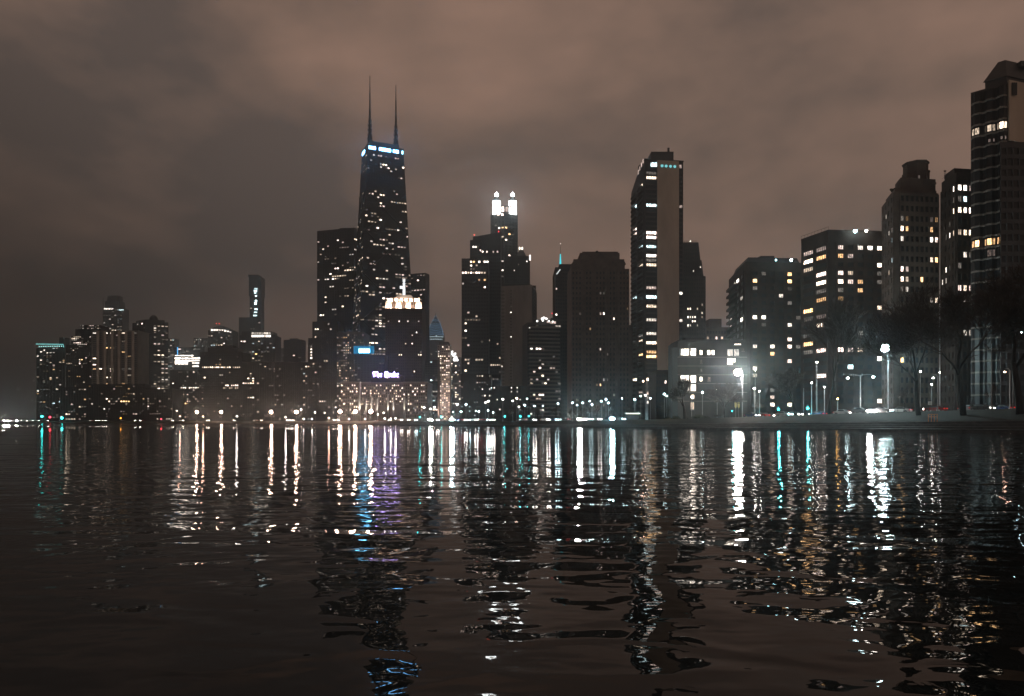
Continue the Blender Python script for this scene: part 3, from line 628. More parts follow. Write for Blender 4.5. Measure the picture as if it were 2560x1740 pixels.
def floodlit_tower():
    Y = 820.0; q = Building('stepped_tower', 'stepped tower with peach floodlit crown and white beacon mast', 'tower', pt(1009, Y + 20))
    m = M['brown_brick']
    A, B = pt(963, Y), pt(1055, Y); zt = zat(772, Y)
    q.prism('wall', rect(A, B, 40), 1, zt, m)
    q.facade(A, B, 25, zt - 3, 17, 32, m, (0.5, 0.5), 0.5, lit=0.012, cols='WNP', mull=0, expl=[(996, 802, 'P', 3), (1019, 803, 'N', 3), (973, 803, 'N', 2), (1045, 804, 'N', 2), (996, 884, 'W', 3), (1004, 884, 'W', 3), (1045, 884, 'W', 3), (1055, 885, 'W', 3)])
    flood = []
    # lower floodlit tier: four pale blocks with dark slots, upper tier: six
    def tier(poly, z0, z1, blocks, ylab):
        q.prism('setback', poly, z0, z1, m)
        for x0, x1 in blocks:
            a, b_ = pt(x0, ylab), pt(x1, ylab)
            g = MB(); bb = rect(a, b_, 1.4); tt = grow(bb, 0.9); g.prism(bb, z0, z1 - .2, tt)
            q.mb('floodlit_pier', g, M['pale_stone'])
            flood.append((lerp(a, b_, .5), z0, z1, (b_ - a).length))
    tier(rect(pt(964, Y + 2), pt(1054, Y + 2), 36), zt, zat(754, Y), ((963.5, 979.5), (989, 1004), (1014, 1028), (1038, 1054.5)), Y + 0.4)
    tier(rect(pt(969, Y + 6), pt(1050, Y + 6), 30), zat(754, Y), zat(743, Y), ((969, 982), (986.5, 995), (999, 1007.5), (1011, 1019), (1023, 1031.5), (1035, 1050)), Y + 4.4)
    q.prism('setback', rect(pt(978, Y + 8), pt(1040, Y + 8), 26), zat(743, Y), zat(740.5, Y), M['pale_stone'])
    q.prism('roof_cap', rect(pt(988, Y + 9), pt(1032, Y + 9), 20), zat(740.5, Y), zat(733, Y), M['pale_stone'], rect(pt(993, Y + 12), pt(1028, Y + 12), 14))
    for k, (p, z0, z1, w) in enumerate(flood):
        l = bpy.data.lights.new('floodlight', 'AREA'); l.energy = 6500 * (w / 7) * (1.0 if z1 - z0 > 6 else 0.62); l.color = (1, 0.68, 0.50); l.shape = 'RECTANGLE'; l.size = w * 0.7; l.size_y = 0.5
        o = bpy.data.objects.new('floodlight', l); COL.objects.link(o); o.parent = q.root
        o.location = Vector((p.x, p.y - 2.6, z0 + .5)) - q.root.location
        d = Vector((0, 2.6, (z1 - z0) * .62)); o.rotation_euler = d.to_track_quat('-Z', 'Y').to_euler()
    for p, z0, z1, w in flood:
        g = MB(); g.box((p.x, p.y - 2.9, z0 + .25), w * .3, .22, .24); q.mb('flood_fixture', g, M['dark_metal'])
    # ledge under the floods so they stand on something
    q.prism('ledge', rect(pt(962, Y - 3.2), pt(1056, Y - 3.2), 3.3), zt - 2.2, zt - .05, m)
    l = bpy.data.lights.new('floodlight', 'AREA'); l.energy = 3000; l.color = (1, .8, .66); l.size = 14; o = bpy.data.objects.new('floodlight', l); COL.objects.link(o); o.parent = q.root
    c = pt(1010, Y + 5); o.location = Vector((c.x, c.y, zat(741, Y))) - q.root.location; o.rotation_euler = Vector((0, 9, 7)).to_track_quat('-Z', 'Y').to_euler()
    # beacon mast: bracketed white mast, the light on it put in as own glow
    c = pt(1010, Y + 18); g = MB(); g.tube([V3(c, zat(733, Y)), V3(c, zat(709, Y)), V3(c, zat(709, Y)), V3(c, zat(690, Y))], [1.6, 1.4, .9, .7], 8)
    g.box((c.x - 2.4, c.y, zat(711, Y)), 2.2, .8, 1.5)
    for y in (692, 695, 701, 705): g.box((c.x, c.y, zat(y, Y)), 1.8, .35, .25)
    q.mb('beacon_mast', g, glow('mast_glow', (0.95, 0.98, 1.0), 1.5))
    g = MB(); g.box((c.x, c.y, zat(689, Y)), 1.6, 1.6, .4); q.mb('beacon_top', g, M['white_paint'])
floodlit_tower()

def pointed_tower():
    Y = 2000.0; q = Building('pointed_tower', 'slim blue lit tower with a diamond shaped spire top', 'skyscraper', pt(1088, Y + 20))
    A, B = pt(1068, Y), pt(1109, Y); zs = zat(838, Y); z1 = zat(790, Y); m = M['dark_panel']
    q.prism('wall', rect(A, B, 40), 1, zs, m); q.facade(A, B, 20, zs, 10, 66, m, (.8, .5), lit=0.05, cols='CN', mull=0)
    prof = [(1068, 1109, 838), (1073, 1105, 822), (1078, 1100, 808), (1084, 1094, 797), (1088, 1090, 788)]
    for (a0, b0, y0), (a1, b1, y1) in zip(prof, prof[1:]):
        q.prism('spire_tier', rect(pt(a0, Y), pt(b0, Y), 38), zat(y0, Y), zat(y1, Y), m, [pt(a1, Y + 8), pt(b1, Y + 8), pt(b1, Y + 30), pt(a1, Y + 30)])
    bm = glow('blue_light_line', (0.28, 0.62, 1.0), 0.75); g = MB()
    for side in (0, 1):
        g.tube([V3(pt(p[side], Y - 1.5 + k * 2), zat(p[2], Y)) for k, p in enumerate(prof)], 0.55, 4)
    for k in range(9):
        t = k / 9; y = lerp(838, 797, t); w = lerp(20, 5, t); yo = Y - 1.5 + t * 7
        g.tube([V3(pt(1088.5 - w, yo), zat(y, Y)), V3(pt(1088.5, yo - .3), zat(y - 3, Y)), V3(pt(1088.5 + w, yo), zat(y, Y))], 0.42, 4)
    q.mb('light_line', g, bm, 'stuff')
    g = MB(); g.tube([V3(pt(1089, Y + 15), zat(788, Y)), V3(pt(1089, Y + 15), zat(781, Y))], .8, 5); q.mb('spire', g, M['dark_metal'])
    g = MB()
    for y in (842, 848): g.tube([V3(pt(1072, Y - .8), zat(y, Y)), V3(pt(1106, Y - .8), zat(y, Y))], 1.0, 4)
    q.mb('light_band', g, glow('cool_band', (0.7, 0.9, 1), 0.9), 'stuff')
pointed_tower()
PINK = simple('floodlit_hotel_tower', 'pale pink floodlit tower with a grid of warm windows', 'tower', 1094, 1125, 862, 880, 30, 6, 32, M['pale_stone'], 0.45, 'PW', roof=False, wf=(.45, .45), lev=(2, 3, 3))
PINK.prism('roof_tier', rect(pt(1098, 882), pt(1122, 882), 22), PINK.z1, zat(854, 880), M['grey_stone'])
b = MB(); c_ = pt(1110, 890); b.tube([V3(c_, zat(854, 880)), V3(c_, zat(828, 880))], .4, 5); PINK.mb('flagpole', b, M['pole'])
simple('narrow_infill_building', 'narrow brown building squeezed between hotel and pink tower', 'building', 1062, 1094, 900, 840, 30, 5, 26, M['brown_brick'], 0.16, 'NWC', roof=False, wf=(.8, .5), run=.5)
q = simple('slim_hotel_annex', 'slim dark building with a bright white roof sign by the pink tower', 'building', 1127, 1152, 893, 900, 30, 5, 28, M['brown_brick'], 0.16, 'WP', roof=False, expl=[(1131, 942, 'W', 3), (1141, 915, 'W', 3)])
b = MB()
for x, y, r_ in ((1130, 884, 1.6), (1134, 888, 1.8), (1139, 894, 2.2), (1137, 899, 2.2), (1143, 900, 1.6), (1131, 879, 1.2), (1138, 884, 1.3)): c_ = pt(x, 897); b.ball((c_.x, c_.y, zat(y, 897)), r_, 8, 6)
q.mb('roof_lamp', b, glow('white_roof_lamp', (1, .97, .92), 2.5), 'stuff')

def grand_hotel():
    Y = 730.0; q = Building('grand_hotel', 'broad stone hotel with uplit columns on the lakefront', 'hotel', pt(955, Y + 25))
    m = M['hotel_stone']; zt = zat(957, Y)
    lit = lambda f, t: 0.30 if t > .22 else .08
    # two wings and a set-back middle
    for x0, x1, yy, nb in ((852, 900, Y, 9), (1008, 1068, Y, 11)):
        A, B = pt(x0, yy), pt(x1, yy); q.prism('wing', rect(A, B, 45), 1, zt, m); q.facade(A, B, 6, zt - 1, nb, 11, m, (.42, .5), lit=lit, cols='WWP', mull=0, lev=(1, 2, 3, 3))
        q.prism('cornice', rect(pt(x0 - 1, yy - .8), pt(x1 + 1, yy - .8), 46), zt, zt + 1.1, M['pale_stone'])
    A, B = pt(900, Y + 4), pt(1008, Y + 4); q.prism('wall', rect(A, B, 40), 1, zt - .02, m); q.facade(A, B, 18, zt - 1, 22, 8, m, (.42, .5), lit=lambda f, t: 0.42, cols='WWP', mull=0, lev=(1, 2, 3, 3))
    A2, B2 = pt(958, Y + 10), pt(1000, Y + 10); q.prism('upper_block', rect(A2, B2, 30), zt, zat(936, Y), M['brown_brick']); q.facade(A2, B2, zt + 1, zat(938, Y), 6, 2, M['brown_brick'], (.5, .5), lit=.3, cols='PW', mull=0)
    q.prism('cornice', rect(pt(899.5, Y + 3.2), pt(1008.5, Y + 3.2), 40), zt, zt + 1.1, M['pale_stone'])
    # ground storey colonnade and its uplights
    for x, top, e in ((899, 960, 620), (915, 1000, 340), (928.5, 992, 380), (943, 1000, 300), (970, 986, 420), (983.5, 990, 360), (1011, 994, 380)):
        yy = Y + 2.2 if 900 < x < 1008 else Y - 1.0
        c = pt(x, yy); g = MB(); zc = zat(top, Y); g.tube([V3(c, 4), V3(c, max(zc, 24)), V3(c, max(zc, 24) + .6)], [.9, .75, 1.0], 10); q.mb('column', g, M['pale_stone'], smooth=True)
        g2 = MB(); g2.tube([(c.x, c.y - 1.7, 4), (c.x, c.y - 1.7, zat(1022, Y) - 3.4)], .22, 8); q.mb('uplight_fixture', g2, M['dark_metal'])
        l = bpy.data.lights.new('uplight', 'SPOT'); l.energy = e * 14; l.color = (1, .93, .85); l.spot_size = math.radians(34); l.spot_blend = .8; l.shadow_soft_size = .15
        o = bpy.data.objects.new('uplight', l); COL.objects.link(o); o.parent = q.root; o.location = Vector((c.x, c.y - 1.7, zat(1022, Y) - 3.2)) - q.root.location
        o.rotation_euler = Vector((0, .17, 1)).to_track_quat('-Z', 'Y').to_euler()
    return q
grand_hotel()

def rooftop_sign():
    """blackletter neon on a roof frame: broad pen strokes, each letter its own"""
    Y = 733.0; x0, x1, yb, yt = 932.0, 997.0, 942.0, 929.5
    r = empty('rooftop_sign', V3(pt(964, Y), zat(946, Y)), 'neon rooftop sign in blackletter reading The Drake on a steel frame', 'sign')
    ph = F / Y; Wd = (x1 - x0) / ph; Hh = (yb - yt) / ph
    # strokes on a grid: x advance 1 = x-height
    G = {'T': (1.5, [((.15, 1.4), (1.3, 1.45)), ((.15, 1.4), (.2, .95)), ((.75, 1.4), (.7, .15)), ((.3, .1), (.75, .1)), ((.75, .1), (1.2, .35)), ((.3, 1.05), (.3, .4))]),
         'h': (1.1, [((.25, 1.5), (.25, .05)), ((.25, .85), (.6, 1.0)), ((.6, 1.0), (.85, .8)), ((.85, .8), (.85, .2)), ((.85, .2), (.7, -.1))]),
         'e': (.95, [((.25, .85), (.25, .2)), ((.25, .2), (.55, .0)), ((.55, .0), (.85, .2)), ((.25, .85), (.55, 1.0)), ((.55, 1.0), (.8, .8)), ((.8, .8), (.3, .5))]),
         'D': (1.6, [((.3, 1.4), (.3, .1)), ((.1, 1.35), (.9, 1.45)), ((.9, 1.45), (1.35, 1.1)), ((1.35, 1.1), (1.35, .4)), ((1.35, .4), (.8, .0)), ((.8, .0), (.1, .1)), ((.7, 1.2), (.7, .3))]),
         'r': (.85, [((.25, .95), (.25, .05)), ((.25, .8), (.55, 1.0)), ((.55, 1.0), (.75, .85)), ((.1, .05), (.45, .05))]),
         'a': (1.0, [((.2, .9), (.6, 1.0)), ((.75, .9), (.75, .1)), ((.75, .1), (.95, .05)), ((.25, .5), (.75, .6)), ((.2, .5), (.2, .2)), ((.2, .2), (.45, .0)), ((.45, .0), (.75, .2))]),
         'k': (1.05, [((.25, 1.5), (.25, .05)), ((.25, .8), (.6, 1.05)), ((.6, 1.05), (.75, .8)), ((.75, .8), (.3, .55)), ((.45, .55), (.85, .05)), ((.1, .05), (.4, .05))])}
    txt = 'The Drake'; adv = sum(G[c][0] if c != ' ' else .8 for c in txt); s = Wd / adv; hs = Hh / 1.5
    m = glow('sign_neon', (0.50, 0.36, 1.0), 20, True)
    x = 0.0; ox = pt(x0, Y).x; oz = zat(yb, Y)
    for c in txt:
        if c == ' ': x += .8; continue
        a, st = G[c]; g = MB(); nib = (.115 * s, .085 * hs)
        for (ax, az), (bx, bz) in st:
            p = [(ox + (x + ax) * s - nib[0], oz + az * hs - nib[1]), (ox + (x + ax) * s + nib[0], oz + az * hs + nib[1]), (ox + (x + bx) * s + nib[0], oz + bz * hs + nib[1]), (ox + (x + bx) * s - nib[0], oz + bz * hs - nib[1])]
            g.hexa([(u, Y - .35, v) for u, v in p], [(u, Y, v) for u, v in p])
        g.build('letter', m, r); x += a
    g = MB()
    for k in range(9):
        xx = lerp(ox, ox + Wd, k / 8); g.box((xx, Y + .6, (zat(946, Y) + oz + Hh) / 2 - .5), .12, .12, (oz + Hh - zat(946, Y)) / 2)
    for z_ in (oz - .2, oz + Hh * .5, oz + Hh): g.box((ox + Wd / 2, Y + .35, z_), Wd / 2 + 1, .1, .1)
    g.build('sign_frame', M['dark_metal'], r)
    g = MB(); g.box((ox + Wd / 2, Y + 2.5, zat(951, Y)), Wd / 2 + 2, 2.6, 1.9); g.build('sign_base', M['dark_brick'], r)
rooftop_sign()
simple('apartment_hotel', 'mid height block with a regular grid of lit windows below the black tower', 'building', 842, 910, 832, 860, 34, 13, 34, M['brown_brick'], lambda f, t: 0.34 if t < .8 else .2, 'WWNA', roof=True, wf=(.42, .45), lev=(1, 2, 2, 3))
q = simple('sign_topped_block', 'dark slab carrying the blue illuminated sign', 'building', 886, 962, 886, 800, 30, 10, 28, M['dark_panel'], 0.03, 'NB', roof=False)
r = empty('roof_billboard', V3(pt(910, 799), zat(886, 799)), 'blue illuminated roof sign with a white centre panel', 'sign')
b = MB(); A, B = pt(884, 799), pt(935, 799); b.prism(rect(A, B, 1.2), zat(884, 799), zat(865, 799)); b.build('cabinet', glow('blue_sign', (0.01, 0.20, 0.40), 0.9), r)
b = MB(); A, B = pt(897, 798.6), pt(924, 798.6); b.prism(rect(A, B, .35), zat(882, 799), zat(872, 799)); b.build('bright_panel', glow('blue_sign_panel', (0.18, 0.62, 1.0), 17.0, True), r)
b = MB()
for x in (890, 905, 915, 930): c_ = pt(x, 799.6); b.box((c_.x, c_.y, zat(886, 799) + .4), .2, .2, .8)
b.build('support', M['dark_metal'], r)

# ---- the cluster round the tower with twin lanterns
c5 = lambda cx, cyy: (1140 + cx / 6.077, 460 + cyy / 6.077)
def ex(conv, *items): return [(*conv(a, b_), c, l) for a, b_, c, l in items]
def slant_roof_tower():
    q = Building('slant_roofed_tower', 'dark stepped tower with a slanting roof before the lantern tower', 'tower', pt(1200, 720)); m = M['dark_panel']
    E = ex(c5, (275, 965, 'N', 3), (315, 965, 'N', 3), (350, 965, 'W', 1), (418, 1035, 'P', 3), (472, 1033, 'P', 3), (580, 1040, 'P', 2), (625, 1040, 'P', 2), (210, 1175, 'W', 3), (290, 1175, 'A', 3), (360, 1175, 'N', 3), (440, 1177, 'N', 3), (470, 1177, 'N', 3), (215, 1240, 'N', 3), (312, 1238, 'W', 2),
           (120, 1325, 'P', 3), (160, 1325, 'P', 3), (212, 1328, 'P', 3), (265, 1325, 'W', 2), (310, 1328, 'P', 3), (355, 1328, 'P', 3), (365, 1462, 'A', 2), (420, 1464, 'A', 3))
    def blk(part, x0, x1, yt, Y, d, nb, nf, yb=1040, lit=.03, mm=m):
        A, B = pt(x0, Y), pt(x1, Y); z1 = zat(yt, Y); z0 = zat(yb, Y) if yb < 1040 else 4
        q.prism(part, rect(A, B, d), 1 if yb >= 1040 else z0, z1, mm); q.facade(A, B, z0, z1 - 1.5, nb, nf, mm, (.74, .52), lit=lit, cols='WWPN', expl=E, run=.4, mull=0)
    lowlit = lambda f, t: .10 if .35 < t < .75 and f < .6 else .02
    blk('wall', 1154, 1222, 646, 690, 30, 10, 44, lit=lowlit)
    blk('rear_block', 1175, 1204, 600, 722, 26, 5, 50, lit=.0, mm=M['dark_brick'])
    blk('main_block', 1204, 1252, 640, 705, 30, 9, 46, lit=lambda f, t: .06 if t < .5 else .01)
    # wedge with the slanting roof
    A, B = pt(1182, 726), pt(1252, 726); z0 = zat(700, 726); za, zb2 = zat(592, 726), zat(580, 726)
    g = MB(); R_ = rect(A, B, 30); g.add([V3(p, z0) for p in R_] + [V3(R_[0], za), V3(R_[1], zb2), V3(R_[2], zb2), V3(R_[3], za)], [(3, 2, 1, 0), (4, 5, 6, 7), (0, 1, 5, 4), (1, 2, 6, 5), (2, 3, 7, 6), (3, 0, 4, 7)]); q.mb('slanted_block', g, m)
    q.facade(pt(1204, 725.5), pt(1252, 725.5), z0, zat(625, 726), 9, 8, m, (.74, .5), expl=E, mull=0)
    g = MB(); c = pt(1186, 726); g.tube([V3(c, za), V3(c, za + 1.5)], .15, 5); q.mb('beacon_post', g, M['dark_metal']); g = MB(); g.ball((c.x, c.y, za + 1.9), .7, 8, 5); q.mb('red_beacon', g, glow('red_beacon_b', (1, .12, .06), 2.5))
slant_roof_tower()
def lantern_tower():
    Y = 850.0; q = Building('lantern_topped_skyscraper', 'stone skyscraper crowned by two glowing white lantern turrets', 'skyscraper', pt(1262, Y + 25)); m = M['grey_stone']
    A, B, C = pt(1227, Y + 8), pt(1261, Y), pt(1294, Y + 8); zt = zat(532, Y); poly = para(A, B, C)
    q.prism('wall', poly, 1, zt, M['dark_concrete'])
    E = ex(c5, (585, 655, 'N', 1), (640, 660, 'N', 3), (705, 663, 'A', 3), (703, 820, 'W', 3), (833, 787, 'A', 3), (828, 1088, 'P', 3), (765, 1160, 'N', 2), (696, 1308, 'N', 3), (883, 1308, 'N', 3), (888, 1388, 'N', 3), (765, 1385, 'N', 1), (650, 1385, 'N', 2))
    for a, b_ in ((A, B), (B, C)): q.facade(a, b_, 10, zt - 1, 4, 66, M['dark_concrete'], (.62, .5), .6, expl=E, lit=.006, mull=1)
    LM = glow('lantern_glass', (0.97, 1.0, .98), 11.0, True); FM = glow('finial_lamp', (.95, 1, 1), 14, True)
    for x in (1241.5, 1281.5):
        c = pt(x, Y + 6); R = 4.9
        oc = lambda r: [c + Vector((r * math.cos(math.pi / 8 + k * math.pi / 4), r * math.sin(math.pi / 8 + k * math.pi / 4))) for k in range(8)]
        z0, z1, z2 = zt - .1, zat(500, Y), zat(487, Y)
        t_ = q.prism('lantern', oc(R), z0, z1, LM)
        g = MB()
        for p in oc(R + .12): g.tube([V3(p, z0), V3(p, z1 + .3)], .09, 4)
        g.prism(oc(R + .3), z0 + 9, z0 + 9.35); g.build('lantern_frame', M['dark_metal'], t_)
        g = MB(); g.prism(oc(R + .5), z1, z2, oc(1.2)); g.build('lantern_roof', M['dark_panel'], t_)
        g = MB(); g.ball((c.x, c.y, z2 + 1.6), 2.3, 12, 8); g.tube([(c.x, c.y, z2 + 2), (c.x, c.y, z2 + 5.2)], [.6, .2], 5); q.mb('finial_lamp', g, FM)
        l = bpy.data.lights.new('finial_light', 'POINT'); l.energy = 1200; l.color = (.9, 1, 1); l.shadow_soft_size = .6; o = bpy.data.objects.new('finial_light', l); COL.objects.link(o); o.parent = q.root; o.location = Vector((c.x, c.y - 2.6, z2 + 2)) - q.root.location
    # open frame between the lanterns, in front of their glow
    g = MB(); za, zb = zt, zat(516, Y)
    for k in range(5):
        p = lerp(pt(1242, Y - 1), pt(1282, Y - 1), k / 4); g.tube([V3(p, za - 4), V3(p, zb + (1.2 if k in (0, 4) else 0))], .55, 4)
    for zz in (za + .3, zb): g.tube([V3(pt(1242, Y - 1), zz), V3(pt(1282, Y - 1), zz)], .45, 4)
    q.mb('roof_frame', g, M['dark_metal'])
    for k in range(4): q.window(lerp(pt(1247, Y + .2), pt(1277, Y + .2), k / 3), zat(523, Y), Vector((1, 0)), 3.2, 6.5, 'P', 3 if k != 2 else 2, 0, Vector((0, -1)), .2)
    for k in (0, 1): q.window(pt(1246 + k * 10, Y + 1.5), zat(536, Y), Vector((1, 0)), 3, 2.6, 'P', 3, 0, Vector((0, -1)), 1.2)
    g = MB(); g.ball((*pt(1246.5, Y), zat(579, Y)), .8, 8, 5); q.mb('red_beacon', g, glow('red_beacon_c', (1, .03, .05), 2.5))
lantern_tower()
def pyramid_tower():
    Y = 800.0; q = Building('pyramid_roofed_tower', 'stone tower with a small pyramid roof and two tip lamps', 'tower', pt(1300, Y + 18)); m = M['dark_concrete']
    A, B = pt(1262, Y), pt(1325, Y); zt = zat(640, Y); q.prism('wall', rect(A, B, 36), 1, zt, m)
    q.facade(A, B, 10, zt - 1, 12, 52, m, (.5, .5), lit=.012, cols='WN', mull=0, expl=ex(c5, (883, 1308, 'N', 2)))
    P_ = rect(pt(1290, Y + 4), pt(1317, Y + 4), 14); c = sum(P_, Vector((0, 0))) / 4; q.prism('pyramid_roof', P_, zt, zat(619, Y), M['dark_panel'], [c + (p - c) * .28 for p in P_])
    for x in (1299, 1305.5): g = MB(); g.ball((*pt(x, Y + 8), zat(616.5, Y)), .9, 8, 6, 1.8); q.mb('tip_lamp', g, glow('tip_lamp', (1, .9, .75), 3))
    g = MB(); p = pt(1325, Y - .5); g.box((p.x, p.y, zat(644.5, Y)), .8, .3, 3.0); q.mb('corner_light', g, glow('corner_light', (1, .85, .78), 2.5))
pyramid_tower()
def blank_slab():
    Y = 600.0; q = Building('blank_slab_tower', 'plain brown grey slab tower with an almost windowless front', 'tower', pt(1297, Y + 15)); m = M['grey_concrete']
    A, B, C = pt(1253, Y + 6), pt(1330, Y), pt(1341, Y + 26); zt = zat(712, Y); q.prism('wall', para(A, B, C), 1, zt, m)
    q.facade(B, C, 5, zt - 2, 3, 38, M['dark_concrete'], (.7, .5))
    q.facade(on(A, B, 1274), on(A, B, 1281), 20, zt - 3, 1, 36, m, (.5, .35), expl=[(1277, 779, 'N', 3), (1275, 844, 'N', 3), (1277, 763, 'W', 1)], mull=0)
    q.facade(A, on(A, B, 1262), 5, zt - 3, 2, 36, m, (.5, .5), expl=[(1255, 920, 'N', 3)], lit=.01, mull=0)
    q.prism('setback', rect(pt(1256, Y + 10), pt(1326, Y + 10), 12), zt, zat(705, Y), M['dark_concrete'])
    q.prism('corner_tier', rect(pt(1326, Y + 14), pt(1340, Y + 14), 12), zt, zat(706, Y), M['dark_concrete'])
    b2 = MB()
    for k in range(14): a_ = pt(1256 + k * 5.3, Y + 9.6); b2.box((a_.x, a_.y, (zt + zat(705, Y)) / 2), .3, .3, (zat(705, Y) - zt) / 2 - .2)
    q.mb('roof_fin', b2, M['dark_panel'], 'stuff')
blank_slab()
simple('dark_midrise', 'dark midrise with tall narrow white windows at the slab foot', 'building', 1225, 1325, 985 - 20, 470, 24, 14, 16, M['dark_brick'], 0.05, 'NCP', roof=False, wf=(.35, .6), expl=[(1204, 971, 'N', 3), (1223, 971, 'C', 3), (1234, 971, 'P', 3), (1281, 967, 'N', 3), (1294, 967, 'N', 3), (1281, 978, 'N', 2), (1292, 978, 'N', 2)])
simple('darker_midrise', 'dark midrise with small white windows below the slant roofed tower', 'building', 1152, 1228, 935, 520, 24, 12, 20, M['dark_brick'], 0.07, 'NCPW', roof=False, wf=(.42, .55), expl=[(1204, 937, 'N', 3), (1192, 937, 'N', 2), (1223, 937, 'P', 2), (1204, 971, 'N', 3), (1223, 971, 'C', 3), (1234, 971, 'P', 3), (1211, 987, 'P', 3), (1204, 987, 'N', 2), (1234, 988, 'N', 3), (1155, 965, 'P', 2)])

def balcony_block():
    Y = 540.0; q = Building('balcony_apartment_block', 'long apartment block with stacked pale balcony bands', 'building', pt(1358, Y + 12)); m = M['dark_concrete']
    A, B = pt(1318, Y), pt(1402, Y + 4); zt = zat(806, Y); q.prism('wall', rect(A, B, 20), 1, zt, m)
    q.facade(A, B, 6, zt - 1, 12, 24, m, (.85, .55), .3, lit=.06, cols='NWP', run=.2, expl=[(1340, 868, 'W', 3), (1340, 877, 'N', 3), (1350, 877, 'P', 3), (1385, 890, 'N', 1), (1350, 923, 'P', 3), (1338, 934, 'P', 2), (1360, 942, 'W', 3), (1346, 951, 'P', 2), (1372, 951, 'N', 2), (1348, 988, 'P', 3), (1331, 953, 'P', 2)])
    h = (zt - 7) / 24
    u = (B - A).normalized()
    for j in range(24):
        z = 6 + j * h; g = MB(); n = Vector((u.y, -u.x)); p0 = A + u * 1.0; p1 = B - u * 1.0
        g.hexa([V3(p0, z - .1), V3(p1, z - .1), V3(p1 + n * 1.5, z - .1), V3(p0 + n * 1.5, z - .1)], [V3(p0, z + .12), V3(p1, z + .12), V3(p1 + n * 1.5, z + .12), V3(p0 + n * 1.5, z + .12)])
        g.hexa([V3(p0 + n * 1.45, z + .12), V3(p1 + n * 1.45, z + .12), V3(p1 + n * 1.53, z + .12), V3(p0 + n * 1.53, z + .12)], [V3(p0 + n * 1.45, z + .95), V3(p1 + n * 1.45, z + .95), V3(p1 + n * 1.53, z + .95), V3(p0 + n * 1.53, z + .95)])
        q.mb('balcony', g, M['grey_stone'])
    q.prism('roof_terrace', rect(pt(1332, Y + 4), pt(1388, Y + 4), 12), zt, zat(797, Y), M['dark_panel'])
    g = MB()
    for x, y, r_ in ((1343, 803, .7), (1355, 797, .8), (1360, 795, .9), (1366, 797, .8), (1372, 803, .7), (1357, 801, .8), (1382, 804, .6), (1324, 819, .5)): c_ = pt(x, Y - .5); g.ball((c_.x, c_.y, zat(y, Y)), r_, 8, 6)
    q.mb('terrace_lamp', g, glow('terrace_lamp', (1, .95, .88), 3), 'stuff')
    for k in range(4): q.window(pt(1369 + k * 6, Y + 3.2), zat(805, Y), Vector((1, 0)), 1.6, 1.8, 'P', 2, 0, Vector((0, -1)), .5)
balcony_block()
def spire_tower():
    Y = 560.0; q = Building('cyan_spire_tower', 'dark corner tower topped with a glowing cyan spire', 'tower', pt(1410, Y + 18)); m = M['dark_concrete']
    A, B = pt(1388, Y), pt(1436, Y); zt = zat(668, Y); q.prism('wall', rect(A, B, 36), 1, zt, m); q.facade(A, B, 6, zt - 1, 8, 40, m, (.6, .5), lit=.012, cols='NP', mull=0, expl=[(1423, 703, 'N', 2), (1423, 726, 'N', 3), (1423, 769, 'N', 3), (1386, 725, 'P', 2), (1389, 790, 'N', 3), (1423, 868, 'N', 3), (1423, 913, 'N', 2)])
    q.prism('roof_tier', rect(pt(1398, Y + 3), pt(1436, Y + 3), 30), zt, zat(658, Y), m)
    p0, p1 = pt(1391.5, Y - .6), pt(1400.5, Y - .6); g = MB(); g.tube([V3(p0, zat(686, Y)), V3(p1, zat(674, Y))], .42, 6); q.mb('slanted_light', g, glow('slant_light', (.9, .95, .95), .9))
    c = pt(1401, Y + 8); g = MB(); g.tube([V3(c, zat(660, Y)), V3(c, zat(646, Y)), V3(c, zat(629, Y))], [.75, .55, .3], 8); q.mb('spire', g, glow('cyan_spire', (.06, .75, .85), 1.3))
    g = MB(); g.tube([V3(c, zat(629, Y)), V3(c, zat(604, Y))], [.16, .08], 5); q.mb('mast', g, M['dark_metal']); g = MB(); g.ball((c.x, c.y, zat(603, Y)), .4, 6, 5); q.mb('mast_tip_lamp', g, glow('mast_tip', (1, .9, .8), 2))
    g = MB(); c = pt(1381, Y); g.ball((c.x, c.y + 5, zat(781, Y)), .5, 6, 5); q.mb('red_beacon', g, glow('red_beacon_d', (1, .05, .08), 2))
    q.prism('rear_wing', rect(pt(1377, Y + 10), pt(1389, Y + 10), 20), 1, zat(790, Y), m)
spire_tower()
